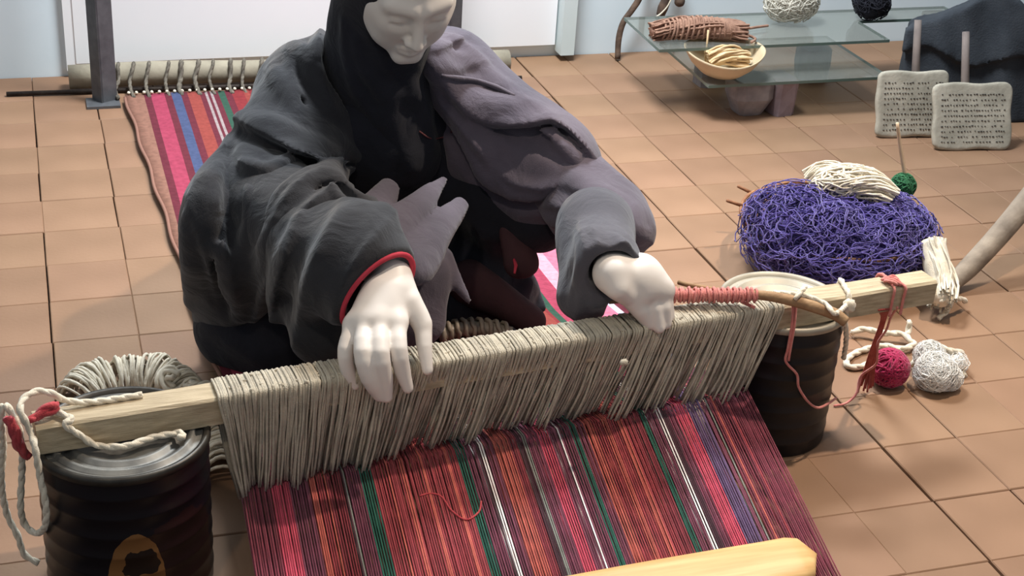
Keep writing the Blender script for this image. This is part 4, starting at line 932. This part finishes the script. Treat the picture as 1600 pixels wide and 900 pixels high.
# left sleeve with red cuff
LC = at(590, 455, .392); LN = .56*_r - .56*_u - .62*_f; LN /= np.linalg.norm(LN)
la = atp(634, 404, LN, LN@LC)-atp(538, 515, LN, LN@LC); CA = np.linalg.norm(la)/2; la /= 2*CA; lb = np.cross(LN, la); CB = CA*.68
def flat(P, a, b_, ra, rb, n, s):
    a = np.array(a); ax = np.array(b_)-a; ax /= np.linalg.norm(ax); n = np.array(n, float); n -= ax*(n@ax); n /= np.linalg.norm(n); n = n.astype(np.float32)
    Q = P + ((P-a.astype(np.float32))@n)[:, None]*n*np.float32(s-1); return cone(Q, a, b_, ra, rb)/s
def flsl0(P):
    d = flat(P, LC-LN*.09+la*.01, LC+LN*.02, CA+.012, CA+.001, lb, CA/CB); d = smin(d, cone(P, LEL+np.array([.03, .04, .01]), LC-LN*.06, .095, .062), .04); return smin(d, cone(P, LEL+np.array([.08, -.02, -.05]), at(505, 520, .27), .07, .05), .05)
SL = on_surf(flsl0, [([(600, 330), (570, 380), (540, 430), (515, 490)], .014, .03), ([(560, 330), (520, 380), (490, 450), (470, 520)], .016, .035), ([(470, 350), (450, 420), (430, 500)], .014, .03)], .35)
SLL = ledges_on(flsl0, [([(600, 345), (565, 385), (540, 430), (520, 490)], 1, .010, .04), ([(520, 330), (490, 390), (470, 450), (455, 530)], 1, .014, .04), ([(460, 370), (440, 430), (425, 500)], -1, .012, .04)])
def flsl(P):
    d = fold(P, flsl0, SL, (), .0014, SLL); d = smax(d, -flat(P, LC-LN*.06, LC+LN*.05, CA-.022, CA-.006, lb, CA/CB), .006)
    return smax(d, (P-LC.astype(np.float32))@LN.astype(np.float32), .006)
sdf_obj('sleeve', flsl, (.16, 1.86, .14), (.68, 2.42, .56), .005, dark_m, man, 1)
b = MB(); ang = np.linspace(0, 2*math.pi, 41)
ring = lambda r, o: [LC + LN*o + (CA+r)*math.cos(t)*la + (CB+r)*math.sin(t)*lb for t in ang]
vs = ring(.0015, -.008) + ring(.003, -.002) + ring(.0025, .003) + ring(-.004, .0035) + ring(-.006, .000); n = 41
b.add(vs, [(k*n+j, k*n+j+1, (k+1)*n+j+1, (k+1)*n+j) for k in range(4) for j in range(n-1)]); b.build('cuff_trim', redtrim_m, man)
# pale inner sleeve folds by the forearm
def flob(P):
    nn = (.25, -.55, .8); d = flat(P, at(580, 392, .40), at(694, 281, .40), .046, .010, nn, 1.9); d = np.minimum(d, flat(P, at(640, 412, .372), at(720, 318, .368), .044, .016, nn, 1.9))
    d = smin(d, flat(P, at(580, 345, .40), at(610, 292, .405), .04, .02, nn, 2), .015)
    d = smin(d, flat(P, at(668, 430, .27), at(652, 500, .20), .042, .05, nn, 1.5), .02); d = smin(d, flat(P, at(690, 405, .285), at(732, 470, .22), .024, .006, nn, 1.5), .010)
    return d + .0012*np.sin(P[:, 0]*70+P[:, 2]*40)*np.sin(P[:, 2]*60)
sdf_obj('sleeve_fold', flob, (.38, 1.9, .12), (.80, 2.45, .48), .005, purplegrey_m, man, 1)
# black dress, lap and knees
def fdress0(P):
    d = cone(P, (.585, 2.68, .17), (.578, 2.50, .42), .165, .140); d = smin(d, cone(P, (.578, 2.50, .42), (.578, 2.42, .54), .14, .075), .05)
    for a, k_, f_ in (((.49, 2.64, .13), (.385, 2.33, .125), (.62, 2.30, .105)), ((.68, 2.64, .13), (.765, 2.40, .125), (.60, 2.28, .10))):
        d = smin(d, cone(P, a, k_, .11, .088), .05); d = smin(d, cone(P, k_, f_, .086, .07), .05)
    d = smin(d, cone(P, (.30, 2.36, .10), (.36, 2.30, .10), .078, .075), .04); d = smin(d, cone(P, (.72, 2.47, .31), (.835, 2.30, .31), .10, .07), .04)
    return d
DR = on_surf(fdress0, [([(640, 180), (628, 230), (640, 280)], .014, .03), ([(690, 175), (700, 220), (690, 260)], .013, .03), ([(610, 300), (600, 260), (620, 225)], .015, .03), ([(740, 300), (760, 360), (800, 420), (850, 480)], .018, .04), ([(700, 380), (760, 440), (830, 500)], .02, .04), ([(330, 500), (370, 530), (420, 560)], .016, .04), ([(400, 470), (440, 520), (470, 560)], .018, .04)], .35)
def fdress(P): return smax(fold(P, fdress0, DR), .026-P[:, 2]+.05*np.clip(2.35-P[:, 1], 0, .3), .01)
sdf_obj('dress', fdress, (.18, 2.1, .0), (.98, 2.95, .66), .0065, black_m, man, 1)
# maroon lining showing beside the lap
def flin(P):
    d = flat(P, at(795, 335, .31), at(812, 408, .24), .026, .036, (.3, -.8, .5), 1.6)
    d = smin(d, cone(P, at(730, 440, .19), at(830, 500, .12), .04, .028), .04)
    return d + .002*np.sin(P[:, 0]*60+P[:, 2]*50)
sdf_obj('lining', flin, (.62, 2.05, .05), (.98, 2.45, .36), .005, lining_m, man, 1)
b = MB(); b.tube([at(803, 405, .262), at(806, 415, .255), at(804, 427, .248)], [.0025, .0035, .002], 6); b.build('lining_trim', redtrim_m, man)
# headscarf
def fscarf0(P):
    q = hl(P); d = ell(q, (0, -.026, .028), (.080, .103, .100)); d = smin(d, ell(q, (0, -.01, -.03), (.076, .078, .105)), .03)
    d = smin(d, cone(P, HC+HR@np.array([-.032, -.055, .03]), (.548, 2.45, .56), .070, .078), .04)
    d = smin(d, cone(P, HC+HR@np.array([0, -.02, -.10]), (.575, 2.455, .50), .056, .085), .05)
    d = smin(d, cone(P, (.59, 2.44, .50), (.610, 2.41, .40), .075, .070), .05)
    return d
KR = on_surf(fscarf0, [([(540, 40), (545, 90), (560, 140), (590, 190)], .008, .02), ([(556, 60), (566, 100), (585, 130), (615, 160)], .007, .015), ([(575, 110), (605, 140), (650, 150)], .009, .02), ([(640, 130), (660, 170), (672, 220)], .010, .02), ([(600, 150), (620, 210), (640, 260)], .012, .03)], .3)
def fscarf(P):
    q = hl(P); d = fold(P, fscarf0, KR, (), .0012)
    d = smax(d, -(ell(q, (.004, .085, .055), (.0625, .108, .168))), .006)
    d = smax(d, -(ell(q, (-.013, .085, -.028), (.061, .10, .086))), .006)
    d = smax(d, -(ell(q, (-.018, .080, .06), (.050, .10, .09))), .006)
    return smax(d, -(ell(q, (.055, .07, -.01), (.034, .085, .085))), .006)
sdf_obj('headscarf', fscarf, (.40, 2.10, .30), (.78, 2.60, .92), .0048, black_m, man, 1)
b = MB(); pk = march(lambda P: np.minimum(fdress(P), np.minimum(fscarf(P), fcloak(P))), [(655, 205), (672, 216), (690, 215), (705, 207), (704, 195)]); b.tube(smooth(pk, 5), .0016, 5); b.build('collar_stitch', mat('dusty_red_thread', (96, 54, 56)), man)
b = MB(); b.blob(at(378, 533, .10), (.02, .012, .012), noise=.25, n=7, seed=2); o = b.build('pale_cloth_scrap', mat('pale_blue_cloth', (160, 184, 196), (186, 204, 212), 40, .9), man)

# trims belong to the garment they are sewn on
def sew(child, parent): child.parent = parent; child.location = (0, 0, 0)
D_ = bpy.data.objects
sleeves = [o for o in man.children if o.name.startswith('sleeve') and 'fold' not in o.name]
sew(D_['cuff_trim'], [o for o in sleeves if o.data.materials[0] == dark_m][0]); sew(D_['torn_seam'], D_['cloak']); sew(D_['collar_stitch'], D_['dress']); sew(D_['lining_trim'], D_['lining'])
for o in list(D_):
    if o.name.startswith('wire_teeth'): sew(o, [c for c in o.parent.children if c.name.startswith('board')][0])
